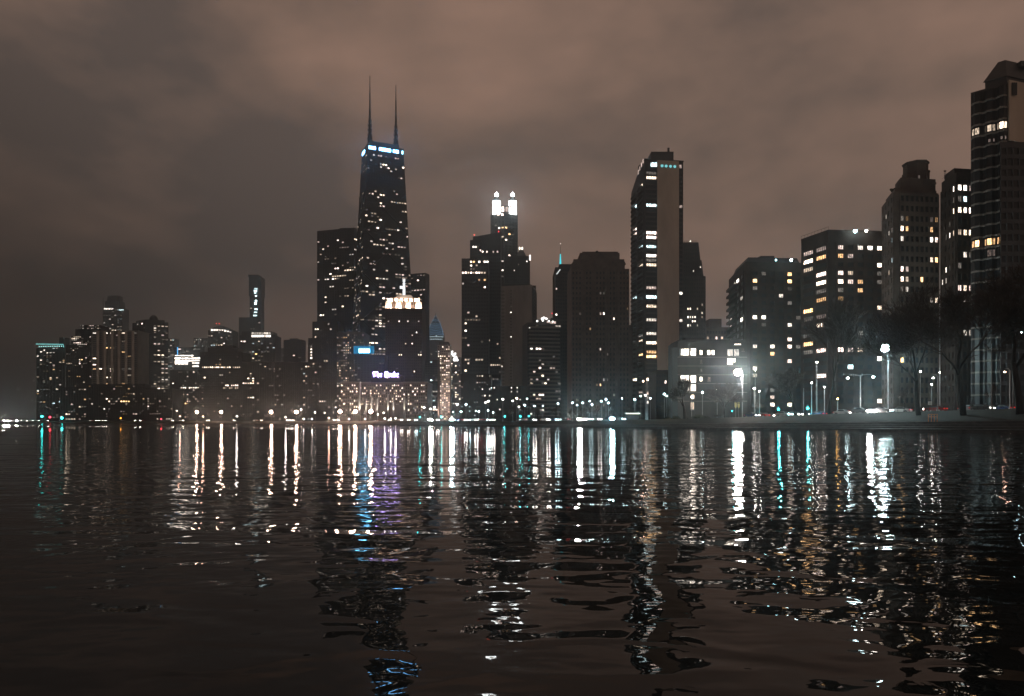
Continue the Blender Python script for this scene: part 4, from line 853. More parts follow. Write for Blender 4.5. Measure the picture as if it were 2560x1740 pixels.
def stepped_masonry():
    Y = 420.0; q = Building('stepped_masonry_tower', 'massive unlit masonry apartment tower with stepped bushy roofline', 'tower', pt(1498, Y + 18)); m = M['brown_brick']
    c2 = lambda cx, cyy: (1380 + cx / 6.077, 590 + cyy / 6.077); c6 = lambda cx, cyy: (1360 + cx / 2.135, 350 + cyy / 2.135)
    E = ex(c2, (765, 850, 'N', 1), (765, 1212, 'P', 3), (735, 1210, 'P', 2), (957, 1230, 'P', 3)) + ex(c6, (307, 1130, 'P', 3), (333, 1131, 'P', 3), (316, 1283, 'P', 2), (330, 1283, 'P', 2), (310, 1315, 'A', 3))
    tiers = [(1429, 1573, 1040, 672, Y), (1429, 1562, 672, 658, Y + 2), (1434, 1561, 658, 648, Y + 3), (1450, 1549, 648, 632, Y + 5), (1456, 1545, 632, 629, Y + 6)]
    for k, (x0, x1, yb, yt, yy) in enumerate(tiers):
        A, B = pt(x0, yy), pt(x1, yy); q.prism('wall' if k == 0 else 'setback', rect(A, B, 34 - 4 * k), 1 if k == 0 else zat(yb, yy), zat(yt, yy), m)
    A, B = pt(1429, Y), pt(1573, Y)
    q.facade(A, B, 4, zat(676, Y), 17, 29, m, (.42, .5), .35, expl=E, lit=.035, cols='WPA', lev=(1, 1, 1, 2), mull=1)
    for x in (1460, 1486, 1516, 1546): 
        a_, b_ = pt(x - 3, Y - 1.1), pt(x + 3, Y - 1.1); q.prism('bay_pier', rect(a_, b_, 1.1), 4, zat(668, Y), m)
    g = MB(); r = random.Random(3)
    for x0, x1, yb, yt in ((1480, 1500, 630, 623), (1505, 1520, 630, 627), (1530, 1545, 632, 625), (1436, 1450, 649, 644), (1552, 1566, 652, 649), (1458, 1470, 630, 627), (1462, 1466, 630, 624)):
        for k in range(7):
            c_ = pt(r.uniform(x0, x1), Y + 8 + r.uniform(-2, 2)); g.ball((c_.x, c_.y, zat(r.uniform(yt + 1.5, yb), Y)), r.uniform(.5, 1.1), 7, 5)
    q.mb('roof_planting', g, M['bush'], 'stuff')
    for x0, x1, yt in ((1482, 1499, 625), (1532, 1543, 627)): q.prism('roof_house', rect(pt(x0, Y + 10), pt(x1, Y + 10), 6), zat(629, Y), zat(yt, Y), m)
    q.prism('rear_wing', rect(pt(1571, Y + 22), pt(1581, Y + 22), 14), 1, zat(800, Y), m)
stepped_masonry()
def lake_slab():
    Y = 470.0; q = Building('tall_lakefront_slab', 'tall slim slab tower with blank front and four round lit roof windows', 'skyscraper', pt(1642, Y + 20)); dk = M['dark_panel']
    c6 = lambda cx, cyy: (1360 + cx / 2.135, 350 + cyy / 2.135)
    A, B, C = pt(1578, Y + 34), pt(1612, Y), pt(1708, Y + 4); zt = zat(401, Y); poly = para(A, B, C)
    zs = zat(442, Y); u = (B - A)
    q.prism('wall', poly, 1, zs, dk)
    A2 = lerp(A, B, .55); q.prism('upper_wall', para(A2, B, C), zs, zt, dk)
    q.prism('chamfer_roof', para(A, B, C), zs, zs + 8, dk, [lerp(A, B, .5), B, C, C + A2 - B])
    E = ex(c6, (582, 620, 'N', 3), (582, 798, 'P', 2), (587, 890, 'W', 2), (582, 958, 'N', 2), (582, 1032, 'N', 2), (582, 1138, 'A', 2), (582, 1275, 'N', 2), (582, 1345, 'N', 2), (582, 1412, 'N', 2), (582, 180, 'N', 1), (728, 355, 'P', 2), (725, 828, 'N', 3), (728, 965, 'N', 2), (728, 128, 'N', 2),
           (488, 353, 'C', 3), (488, 480, 'P', 3), (488, 512, 'P', 3), (488, 835, 'C', 3), (525, 205, 'W', 3), (525, 572, 'C', 3), (525, 640, 'N', 1), (525, 672, 'W', 3), (525, 1040, 'N', 2), (525, 1077, 'W', 3), (525, 1143, 'A', 3), (488, 1287, 'W', 3), (525, 1345, 'P', 2), (582, 1380, 'N', 2))
    nf = 54
    q.facade(on(B, C, 1613), on(B, C, 1643), 4, zt - 6.5, 1, nf, dk, (.92, .66), .35, expl=E, mull=3, lit=.03, cols='NW', lev=(1,))
    q.facade(on(B, C, 1697), on(B, C, 1707), 4, zt - 6.5, 1, nf, dk, (.8, .6), .35, expl=E, mull=1)
    q.facade(lerp(A, B, .08), lerp(A, B, .95), 4, zs - 2, 2, 50, dk, (.7, .6), .3, expl=E, mull=1, lit=.02, cols='NW', lev=(1, 1, 2))
    sl = rect(on(B, C, 1643), on(B, C, 1696.5), 2.0); off = Vector((0, -1.1)); q.prism('blank_front', [p + off for p in sl], 3, zt + .3, M['tan_concrete'])
    # balconies on the narrow lake side
    un = (B - A).normalized(); n = Vector((un.y, -un.x)); n = n if n.dot(-A) > 0 else -n
    h = (zs - 6) / 50
    for col in (0, 1):
        f0, f1 = ((.06, .44), (.54, .92))[col]
        for j in range(50):
            z = 4 + j * h; g = MB(); a_, b_ = lerp(A, B, f0), lerp(A, B, f1); mid = lerp(a_, b_, .5)
            ring = [a_ + n * .3, a_ + n * 1.0, mid + n * 1.7, b_ + n * 1.0, b_ + n * .3]
            g.prism(ring, z - .12, z + .12); g.prism([ring[1], ring[2], ring[2] - n * .1, ring[1] - n * .1], z + .12, z + 1.0); g.prism([ring[2], ring[3], ring[3] - n * .1, ring[2] - n * .1], z + .12, z + 1.0)
            q.mb('balcony', g, M['dark_concrete'])
    # top floor: big lit corner room, four round windows
    f = lambda x: on(B, C, x)
    q.window(lerp(f(1626), f(1642), .5), zat(411, Y), Vector((1, 0)), 4.4, 2.9, 'C', 3, 1, Vector((0, -1)), .5)
    for x in (1700.5,): q.window(f(x), zat(412, Y), Vector((1, 0)), 1.7, 2.4, 'P', 2, 1, Vector((0, -1)), .5)
    for k in range(4): q.window(lerp(A2, B, .1 + .25 * k), zat(416 + (3 - k) * 4, Y + 12), un, 2.4, 3.2, 'P', 2, 0, n, .5)
    gm = glow('round_window_glass', (.30, .92, .95), .72); fm = M['dark_metal']
    for x in (1654, 1664.3, 1675.2, 1685.8):
        p = f(x) + Vector((0, -1.35)); z = zat(414, Y); g = MB(); N_ = 20
        g.add([(p.x + .95 * math.cos(2 * math.pi * k / N_), p.y, z + .95 * math.sin(2 * math.pi * k / N_)) for k in range(N_)], [tuple(range(N_))]); w_ = q.mb('round_window', g, gm)
        g = MB(); g.tube([(p.x + 1.05 * math.cos(2 * math.pi * k / N_), p.y - .03, z + 1.05 * math.sin(2 * math.pi * k / N_)) for k in range(N_ + 1)], .12, 4, False); g.build('window_ring', fm, w_)
    q.prism('roof_slab', grow(para(A2, B, C), 1.02), zt + .31, zt + 1.2, dk)
    q.prism('penthouse', rect(pt(1628, Y + 9), pt(1684, Y + 9), 14), zt + 1.2, zat(379, Y + 9), dk)
    g = MB(); c_ = pt(1671, Y + 12); g.box((c_.x, c_.y, zat(376, Y + 12)), .6, .6, 1.6); q.mb('roof_vent', g, M['dark_metal'])
lake_slab()
c6 = lambda cx, cyy: (1360 + cx / 2.135, 350 + cyy / 2.135)
q = simple('setback_tower', 'dark setback tower just behind the tall lakefront slab', 'tower', 1705, 1764, 690, 560, 30, 10, 34, M['dark_concrete'], 0.012, 'WN', roof=False, wf=(.42, .5), expl=ex(c6, (762, 893, 'W', 3), (780, 893, 'W', 3), (762, 908, 'W', 3), (780, 908, 'W', 3), (820, 908, 'W', 2), (838, 890, 'W', 2), (838, 925, 'W', 3), (840, 950, 'W', 2), (762, 952, 'N', 3), (780, 952, 'N', 3), (790, 952, 'N', 3), (802, 952, 'N', 3), (762, 981, 'N', 3), (780, 981, 'N', 2), (790, 968, 'N', 3), (802, 968, 'N', 3), (818, 981, 'N', 2)))
for x0, x1, yb, yt in ((1706, 1759, 690, 648), (1708, 1751, 648, 603)):
    A, B = pt(x0, 563), pt(x1, 563); z0_, z1_ = zat(yb, 560), zat(yt, 560); q.prism('setback', rect(A, B, 24), z0_, z1_, M['dark_concrete'], rect(A + Vector((.5, .3)), B + Vector((-1.4, .3)), 23))
    q.facade(A + Vector((.5, 0)), B - Vector((1.6, 0)), z0_, z1_ - 1, 8, 4, M['dark_concrete'], (.42, .5), expl=ex(c6, (760, 770, 'A', 3), (783, 790, 'W', 2), (840, 684, 'N', 3), (800, 700, 'N', 2)), mull=0)
b = MB(); z = zat(603, 560)
for x in (1711, 1720, 1730, 1740): c_ = pt(x, 566); b.tube([V3(c_, z), V3(c_, z + 1.5)], .1, 4)
b.tube([V3(pt(1709, 566), z + 1.5), V3(pt(1742, 566), z + 1.6)], .14, 4); q.mb('roof_rail', b, M['dark_metal'])
b = MB(); b.ball((*pt(1726, 562), z + .4), .5, 8, 5); q.mb('roof_lamp', b, glow('roof_lamp_w', (1, .95, .85), 3))
q = simple('distant_flat_block', 'small flat roofed block far behind the lit lowrise', 'building', 1766, 1830, 818, 620, 22, 9, 16, M['brown_brick'], .03, 'WP', roof=False, expl=[(1771, 839, 'W', 2), (1794, 840, 'P', 3), (1806, 840, 'W', 2)])
q.prism('roof_house', rect(pt(1774, 622), pt(1804, 622), 14), q.z1, zat(796, 620), M['brown_brick'])

def lowrise():
    Y = 265.0; q = Building('lit_lowrise', 'five storey lowrise with big square lit windows behind the bright lamp', 'building', pt(1775, Y + 10)); m = M['dark_concrete']
    cv = lambda cx, cyy: (1660 + cx / 6.584, 860 + cyy / 6.584)
    A, B = pt(1694, Y), pt(1868, Y); zt = zat(853, Y); zt0 = zat(846, Y)
    q.prism('wall', rect(A, B, 16), 1, zt, m); q.prism('entrance_wing', [pt(1676, Y + 6), pt(1680, Y + 1.5), pt(1694, Y + .02), pt(1694, Y + 16), pt(1676, Y + 16)], 1, zat(868, Y), m)
    q.prism('roof_slab', rect(pt(1698, Y - .5), pt(1862, Y - .5), 15), zt, zt + .5, m); q.prism('roof_house', rect(pt(1712, Y + 3), pt(1760, Y + 3), 9), zt + .5, zat(842, Y), m)
    def win(cx, cyy, w, h, c, l, mull):
        px, py = cv(cx, cyy); W_, H_ = w / 6.584 * Y / F, h / 6.584 * Y / F; p = on(A, B, px)
        q.window(p, zat(py, Y), Vector((1, 0)), W_, H_, c, l, mull, Vector((0, -1)), .16)
        g = MB(); z = zat(py, Y)
        g.box((p.x, p.y - .16, z - H_ / 2 - .1), W_ / 2 + .12, .16, .08); q.mb('sill', g, M['grey_stone'])
    for a in ((340, 135, 150, 120, 'N', 3, 2), (480, 132, 92, 124, 'N', 3, 0), (608, 140, 48, 76, 'N', 3, 0), (736, 140, 48, 78, 'N', 3, 0), (806, 140, 48, 78, 'N', 3, 0), (1085, 142, 98, 120, 'N', 2, 2), (1190, 142, 90, 120, 'N', 2, 1), (1300, 95, 40, 46, 'N', 1, 0),
              (1084, 288, 98, 112, 'N', 3, 0), (1156, 270, 30, 66, 'N', 3, 0), (340, 578, 150, 122, 'N', 3, 1), (480, 575, 92, 122, 'N', 3, 0), (608, 578, 48, 74, 'N', 3, 0), (740, 578, 48, 74, 'P', 1, 0), (612, 290, 36, 60, 'N', 1, 0), (612, 430, 30, 50, 'N', 1, 0),
              (360, 722, 120, 118, 'N', 2, 2), (480, 720, 92, 118, 'N', 3, 0), (1210, 6, 120, 22, 'N', 3, 0), (270, 135, 34, 118, 'C', 1, 0), (470, 870, 44, 70, 'W', 3, 0), (465, 1020, 60, 130, 'W', 2, 1)): win(*a)
    g = MB()
    for k in range(6):
        z = zat(853 + k * 22 + 40, Y)
        p0, p1 = A, B; g.box(((p0.x + p1.x) / 2, p0.y - .06, z), (p1.x - p0.x) / 2, .06, .12)
    q.mb('floor_band', g, M['grey_stone'], 'stuff')
lowrise()
simple('rear_brick_house', 'dark brick block behind the lowrise entrance', 'building', 1640, 1694, 925, 300, 16, 8, 7, M['dark_brick'], .05, 'NP', roof=False)

# ---- the apartment houses on the near shore
c7 = lambda cx, cyy: (1780 + cx / 2.925, 550 + cyy / 2.925)
def hip_block():
    Y = 293.0; q = Building('dark_apartment_block', 'dark apartment block with teal and white roof lamps', 'building', pt(1930, Y + 20)); m = M['dark_brick']
    A, B, C = pt(1822, Y + 37), pt(1864, Y), pt(2006, Y + 2); zt = zat(648, Y); poly = para(A, B, C)
    q.prism('wall', poly, 1, zt - 2.5, m)
    E = ex(c7, (316, 457, 'A', 3), (316, 722, 'N', 3), (376, 722, 'N', 3), (376, 404, 'N', 1), (316, 937, 'N', 2), (445, 937, 'N', 3), (445, 988, 'A', 3), (535, 404, 'A', 3), (535, 458, 'A', 3), (535, 510, 'N', 1), (522, 562, 'N', 2), (535, 617, 'N', 1), (535, 777, 'N', 3), (535, 882, 'P', 3), (535, 937, 'P', 3), (535, 1040, 'P', 3), (615, 720, 'N', 1), (612, 937, 'N', 1), (315, 1095, 'N', 2), (315, 1138, 'N', 2), (440, 1250, 'N', 1), (450, 1305, 'P', 2), (445, 1358, 'P', 3), (552, 1357, 'W', 3), (316, 510, 'N', 1), (376, 775, 'N', 1))
    nf = 22; z1 = zat(674.5, Y); h = 2.885
    q.facade(on(B, C, 1876), on(B, C, 2006), z1 - nf * h, z1, 6, nf, m, (.52, .52), .3, expl=E, mull=2)
    q.facade(lerp(A, B, .05), lerp(A, B, .92), z1 - nf * h, z1, 4, nf, m, (.7, .55), .3, expl=[(1834, 690, 'N', 3), (1845, 686, 'N', 3), (1827, 802, 'N', 3), (1827, 813, 'N', 3), (1852, 803, 'N', 3), (1853, 754, 'N', 2)], mull=1)
    un = (B - A).normalized(); n = Vector((un.y, -un.x)); n = n if n.dot(-A) > 0 else -n
    for j in range(nf):
        z = z1 - nf * h + j * h; g = MB(); a_, b_ = lerp(A, B, .05), lerp(A, B, .6); g.prism([a_ + n * .35, b_ + n * .35, b_ + n * 1.5, a_ + n * 1.5], z - .1, z + .1); g.prism([a_ + n * 1.42, b_ + n * 1.42, b_ + n * 1.5, a_ + n * 1.5], z + .1, z + 1.0); q.mb('balcony', g, M['dark_concrete'])
    q.prism('parapet', poly, zt - 2.5, zt - 1.0, m)
    R_ = [on(B, C, 1868) + Vector((0, .6)), on(B, C, 2000) + Vector((0, .6)), C + (A - B) * .7, B + (A - B) * .7]; q.prism('mansard', R_, zt - 1.0, zat(641, Y), M['dark_panel'], grow(R_, .93))
    q.prism('roof_house', rect(pt(1900, Y + 4), pt(1936, Y + 4), 4), zat(641, Y), zat(634, Y), M['dark_panel'])
    return q
HB = hip_block()
c8 = lambda cx, cyy: (1980 + cx / 6.077, 560 + cyy / 6.077)
def corner_block():
    Y = 250.0; q = Building('brick_corner_block', 'brick corner apartment block with columns of wide lit windows', 'building', pt(2105, Y + 18)); m = M['dark_brick']
    A, B, C = pt(2003, Y + 13), pt(2071, Y), pt(2209, Y + 2); zt = zat(580, Y); poly = para(A, B, C); poly = [A, B, C, C + (A - B).normalized() * 20 + Vector((6, 14)), A + Vector((8, 20))]
    q.prism('wall', poly, 1, zt, m)
    E = ex(c8, (255, 450, 'P', 2), (270, 572, 'W', 3), (260, 700, 'W', 2), (450, 515, 'N', 1), (450, 775, 'N', 3), (450, 900, 'P', 2), (450, 1030, 'W', 2), (455, 1158, 'P', 3), (262, 1330, 'A', 3), (262, 1458, 'N', 1), (455, 1415, 'P', 1), (458, 1540, 'W', 3),
           (730, 357, 'P', 2), (735, 490, 'A', 3), (872, 490, 'P', 2), (1015, 375, 'N', 2), (1330, 385, 'W', 3), (1163, 230, 'N', 3), (735, 745, 'P', 3), (860, 750, 'W', 2), (735, 875, 'W', 3), (870, 882, 'P', 2), (1012, 890, 'A', 2), (1015, 1020, 'A', 2), (735, 1140, 'A', 2), (1330, 640, 'W', 3), (1330, 765, 'N', 1), (1360, 890, 'N', 1), (1300, 1290, 'W', 2), (725, 1010, 'N', 1))
    E += ex(c7, (710, 850, 'N', 1), (710, 910, 'A', 3), (710, 970, 'N', 1), (803, 960, 'W', 3), (936, 955, 'P', 3), (1003, 957, 'P', 2), (1073, 957, 'W', 3), (1010, 1080, 'C', 3), (1232, 1020, 'N', 3), (1235, 1335, 'P', 3), (803, 1147, 'P', 3), (1075, 830, 'N', 1))
    h = 2.89; z1 = zat(611, Y) + .55; nf = 19
    q.facade(on(A, B, 2006), B, z1 - nf * h, z1, 2, nf, m, (.8, .5), .3, expl=E, mull=4)
    q.facade(on(B, C, 2088.5), on(B, C, 2211), z1 - nf * h, z1, 5, nf, m, (.58, .52), .3, expl=E, mull=2)
    q.prism('parapet', grow(poly, 1.006), zt + .003, zt + .8, m)
    q.prism('penthouse', rect(on(B, C, 2116) + Vector((0, 1.2)), on(B, C, 2203) + Vector((0, 1.2)), 3), zt + .8, zat(571, Y), m)
    g = MB()
    for k in range(9): p = lerp(A, B, k / 8) + Vector((.2, .4)); g.tube([V3(p, zt + .8), V3(p, zt + 1.9)], .04, 4)
    g.tube([V3(A + Vector((.2, .4)), zt + 1.9), V3(B + Vector((.2, .4)), zt + 1.9)], .05, 4); q.mb('roof_railing', g, M['dark_metal'])
    q.window(pt(2196, Y + 2.8), zat(578, Y), Vector((1, 0)), 1.2, 1.5, 'W', 2, 0, Vector((0, -1)), 0)
    return q
CB = corner_block()
c9 = lambda cx, cyy: (2180 + cx / 4.937, 380 + cyy / 4.937); c10 = lambda cx, cyy: (2160 + cx / 1.63, 120 + cyy / 1.63)
def cupola_block():
    Y = 212.0; q = Building('cupola_topped_apartment_house', 'old brick apartment house rising in steps to an octagonal cupola', 'building', pt(2280, Y + 16)); m = M['brown_brick']
    A, B, C = pt(2207, Y + 14), pt(2236, Y), pt(2346, Y + 2); zt = zat(478, Y)
    q.prism('wall', para(A, B, C), 1, zt, m)
    E = ex(c9, (375, 980, 'W', 3), (433, 975, 'A', 2), (433, 845, 'A', 1), (383, 845, 'N', 1), (716, 825, 'P', 1), (785, 830, 'A', 2), (716, 950, 'A', 2), (716, 1080, 'N', 3), (785, 1080, 'N', 3), (718, 1332, 'W', 3), (788, 1330, 'A', 3), (387, 1480, 'P', 3), (438, 1480, 'P', 2), (275, 1005, 'N', 2), (238, 1025, 'N', 2), (240, 1150, 'C', 2), (242, 1400, 'C', 2), (205, 1540, 'W', 2), (245, 1515, 'N', 1), (195, 805, 'N', 2), (195, 1045, 'N', 1), (840, 1075, 'P', 3), (845, 1330, 'A', 3))
    E += ex(c10, (228, 950, 'A', 3), (160, 955, 'W', 3), (177, 955, 'W', 2), (275, 1030, 'N', 2), (294, 1030, 'W', 3), (160, 997, 'N', 1), (178, 997, 'N', 2), (163, 1289, 'A', 3))
    nf = 22; h = 2.9; z1 = zat(484, Y) + .2
    q.facade(on(B, C, 2248), C, z1 - nf * h, z1, 8, nf, m, (.62, .55), .3, expl=E, mull=1); q.facade(A, B, z1 - nf * h, z1, 4, nf, m, (.4, .55), .3, expl=E, mull=0)
    q.prism('setback', sub(A, B, C, .2, .96, .02, .97), zt, zat(470, Y), m)
    q.prism('setback', sub(A, B, C, .45, .9, .17, .97), zat(470, Y), zat(450, Y + 4), m)
    for x0, x1, y in ((2252, 2262, 448), (2324, 2341, 447)): q.prism('corner_turret', rect(pt(x0, Y + 3), pt(x1, Y + 3), 1.2), zat(452, Y), zat(y, Y), m)
    c = pt(2289, Y + 7.5); oc = lambda r: [c + Vector((r * math.cos(math.pi / 8 + k * math.pi / 4), r * math.sin(math.pi / 8 + k * math.pi / 4))) for k in range(8)]
    cu = q.prism('cupola', oc(3.35), zat(454, Y + 7), zat(411, Y + 7), m)
    for n_, a_, b_, c_, d_ in (('cornice', 3.65, 411, 407.5, 3.65), ('cupola_roof', 3.2, 407.5, 404, 2.2)): g = MB(); g.prism(oc(a_), zat(b_, Y + 7), zat(c_, Y + 7), oc(d_)); g.build(n_, m, cu)
    for k in range(8):
        p = oc(3.4)[k]; g = MB(); g.tube([V3(p, zat(450, Y)), V3(p, zat(412, Y))], .28, 5); g.build('pilaster', m, cu)
    q.window(pt(2297.5, Y + 4.0), zat(434, Y), Vector((1, 0)), .55, 1.9, 'P', 1, 0, Vector((0, -1)), .0)
    g = MB(); g.box((*(pt(2298, Y + 3.9)), zat(438, Y)), .22, .08, .3); q.mb('red_exit_light', g, glow('red_exit', (1, .1, .12), .9))
    q.window(pt(2280, Y + 4.0), zat(438, Y), Vector((1, 0)), .4, 1.3, 'N', 1, 0, Vector((0, -1)), .0)
    g = MB(); r = random.Random(5)
    for x, y in ((2229, 474), (2236, 473), (2320, 432), (2324, 428), (2318, 440), (2231, 476), (2322, 436)):
        for k in range(5): c_ = pt(x + r.uniform(-2, 2), Y + 8); g.ball((c_.x, c_.y, zat(y + r.uniform(-2, 3), Y + 8)), r.uniform(.15, .4), 6, 4)
    q.mb('roof_planting', g, M['bush'], 'stuff')
cupola_block()
def bay_block():
    Y = 203.0; q = Building('bay_window_apartment_house', 'dark apartment house with a lit stack of bay windows', 'building', pt(2395, Y + 14)); m = M['dark_brick']
    A, B, C = pt(2354, Y + 9), pt(2391, Y), pt(2432, Y + 1); zt = zat(430, Y)
    q.prism('wall', para(A, B, C), 1, zt, m); q.prism('setback', para(lerp(A, B, .35) + Vector((0, 1)), B + Vector((0, 1)), C + Vector((1, 1))), zt, zat(417, Y), m)
    E = ex(c9, (1127, 437, 'N', 3), (1190, 435, 'P', 2), (1078, 445, 'N', 2), (1015, 470, 'N', 3), (1130, 580, 'C', 3), (1083, 580, 'W', 1), (1015, 605, 'N', 1), (1130, 712, 'N', 3), (1197, 712, 'P', 3), (1085, 720, 'N', 2), (1020, 740, 'W', 3), (1138, 990, 'W', 3), (1200, 990, 'W', 3), (1025, 1010, 'W', 2), (972, 1045, 'N', 3), (920, 1080, 'N', 1), (970, 900, 'N', 1), (1140, 1275, 'N', 3), (1200, 1265, 'N', 1), (927, 1475, 'W', 3), (985, 1450, 'N', 1))
    E += ex(c10, (413, 982, 'W', 3), (430, 982, 'P', 2), (397, 985, 'P', 3), (405, 1028, 'N', 2), (430, 1028, 'N', 1), (420, 1167, 'N', 2), (433, 1167, 'N', 2), (338, 910, 'N', 3), (338, 955, 'N', 2), (322, 960, 'N', 3))
    nf = 23; h = 3.06; z1 = zat(455, Y)
    q.facade(B, C, z1 - nf * h, z1, 3, nf, m, (.68, .55), .3, expl=E, mull=1); q.facade(A, B, z1 - nf * h, z1, 4, nf, m, (.42, .55), .3, expl=E, mull=0)
    g = MB()
    for x in (2361, 2364, 2381): c_ = pt(x, Y + 6); g.tube([V3(c_, zt), V3(c_, zt + 2.2)], .05, 4); g.ball((c_.x, c_.y, zt + 2.3), .22, 6, 4)
    a_, b_ = lerp(A, B, .03), lerp(A, B, .95)
    g.tube([V3(a_, zt + 1), V3(b_, zt + 1)], .04, 4); q.mb('roof_railing', g, M['dark_metal'])
bay_block()
def scalloped_tower():
    Y = 190.0; q = Building('scalloped_balcony_tower', 'tall tower cut by the picture edge with wavy pale balcony bands', 'tower', pt(2510, Y + 12)); m = M['dark_panel']
    A, B, C = pt(2427, Y + 6), pt(2518, Y), pt(2640, Y + 6); zt = zat(206, Y)
    q.prism('wall', para(A, B, C), 1, zt, m)
    side = [B + Vector((.2, -.5)), C + Vector((0, -.5)), C + Vector((0, .6)), B + Vector((.2, .6))]; q.prism('blank_side', side, zat(352, Y), zt + .5, M['tan_concrete'])
    g = MB(); c_ = pt(2536, Y - .4); g.box((c_.x, c_.y, zat(206 + 18, Y) ), .65, .12, 1.6); q.mb('dark_recess', g, M['glass'])
    u = (B - A).normalized(); n = Vector((u.y, -u.x)); n = n if n.dot(-A) > 0 else -n
    h = 2.95; z1 = zt - .6; nf = 29; Lf = (B - A).length
    # three shallow bays per floor, each with glazing and a wavy pale slab edge
    prof = [(0, .0), (.04, .5), (.14, 1.25), (.28, 1.25), (.35, .55), (.40, .55), (.48, 1.25), (.62, 1.25), (.69, .55), (.74, .55), (.82, 1.25), (.94, 1.25), (1.0, .5)]
    pts = [lerp(A, B, f) + n * o for f, o in prof]
    rows = {3: ('N', 'N', 'W', 'W'), 4: None, 15: 'A'}
    for j in range(nf):
        z = z1 - (j + 1) * h
        g = MB()
        for p, p2 in zip(pts, pts[1:]):
            g.hexa([V3(p - n * .5, z - .12), V3(p2 - n * .5, z - .12), V3(p2 + n * .05, z - .12), V3(p + n * .05, z - .12)], [V3(p - n * .5, z + .30), V3(p2 - n * .5, z + .30), V3(p2 + n * .05, z + .30), V3(p + n * .05, z + .30)])
        q.mb('balcony', g, M['grey_stone'])
        g = MB()
        for p, p2 in zip(pts, pts[1:]): g.add([V3(p - n * .35, z + .1), V3(p2 - n * .35, z + .1), V3(p2 - n * .35, z + h - .1), V3(p - n * .35, z + h - .1)], [(0, 1, 2, 3)])
        q.mb('bay_glazing', g, M['glass'])
        g = MB()
        for p in pts: g.tube([V3(p - n * .3, z + .1), V3(p - n * .3, z + h - .12)], .05, 4)
        q.mb('bay_mullion', g, M['dark_metal'], 'stuff')
        def pane(k, c, l, mu=1, zf=.5, hf=.62, wfr=.86):
            p, p2 = pts[k], pts[k + 1]; uu = (p2 - p).normalized(); q.window(lerp(p, p2, .5) - n * .28, z + h * zf, uu, (p2 - p).length * wfr, h * hf, c, l, mu, Vector((uu.y, -uu.x)), .0)
        if j == 3:
            for k, c, l in ((1, 'W', 2), (2, 'W', 2), (5, 'W', 1), (6, 'W', 2), (7, 'W', 2), (9, 'W', 2), (10, 'W', 3), (11, 'W', 3)): pane(k, c, l)
        if j == 4:
            for k in (6, 7, 10, 11): pane(k, 'P', 1, 0, .4, .3, .5)
        if j == 13:
            for k, l in ((1, 2), (2, 3), (5, 2), (6, 3), (7, 2), (9, 2), (10, 3), (11, 1)): pane(k, 'A', l)
        if j == 14:
            for k in (6, 7): pane(k, 'P', 1, 1)
    # hipped roof house
    R_ = sub(A, B, C, .40, .98, .0, 1.0)
    q.prism('roof_house', R_, zt, zat(190, Y), m); q.prism('hipped_roof', sub(A, B, C, .37, 1.02, -.02, 1.0), zat(190, Y), zat(148, Y + 2), m, sub(A, B, C, .55, .75, .15, .9))
    q.prism('roof_vent', rect(pt(2552, Y + 2), pt(2575, Y + 2), 2), zat(156, Y), zat(142, Y), m)
    # lower front wing with its own shallow bays
    A3, B3 = pt(2500, Y - 5), pt(2640, Y - 5); zw = zat(355, Y - 5); q.prism('front_wing', [A3, B3, C - Vector((0, .7)), B - Vector((0, .7))], 1, zw, m); q.facade(A3, B3, 6, zw - 1, 9, 24, m, (.8, .62), .3, lit=.004, cols='N', lev=(1,), mull=1)
scalloped_tower()

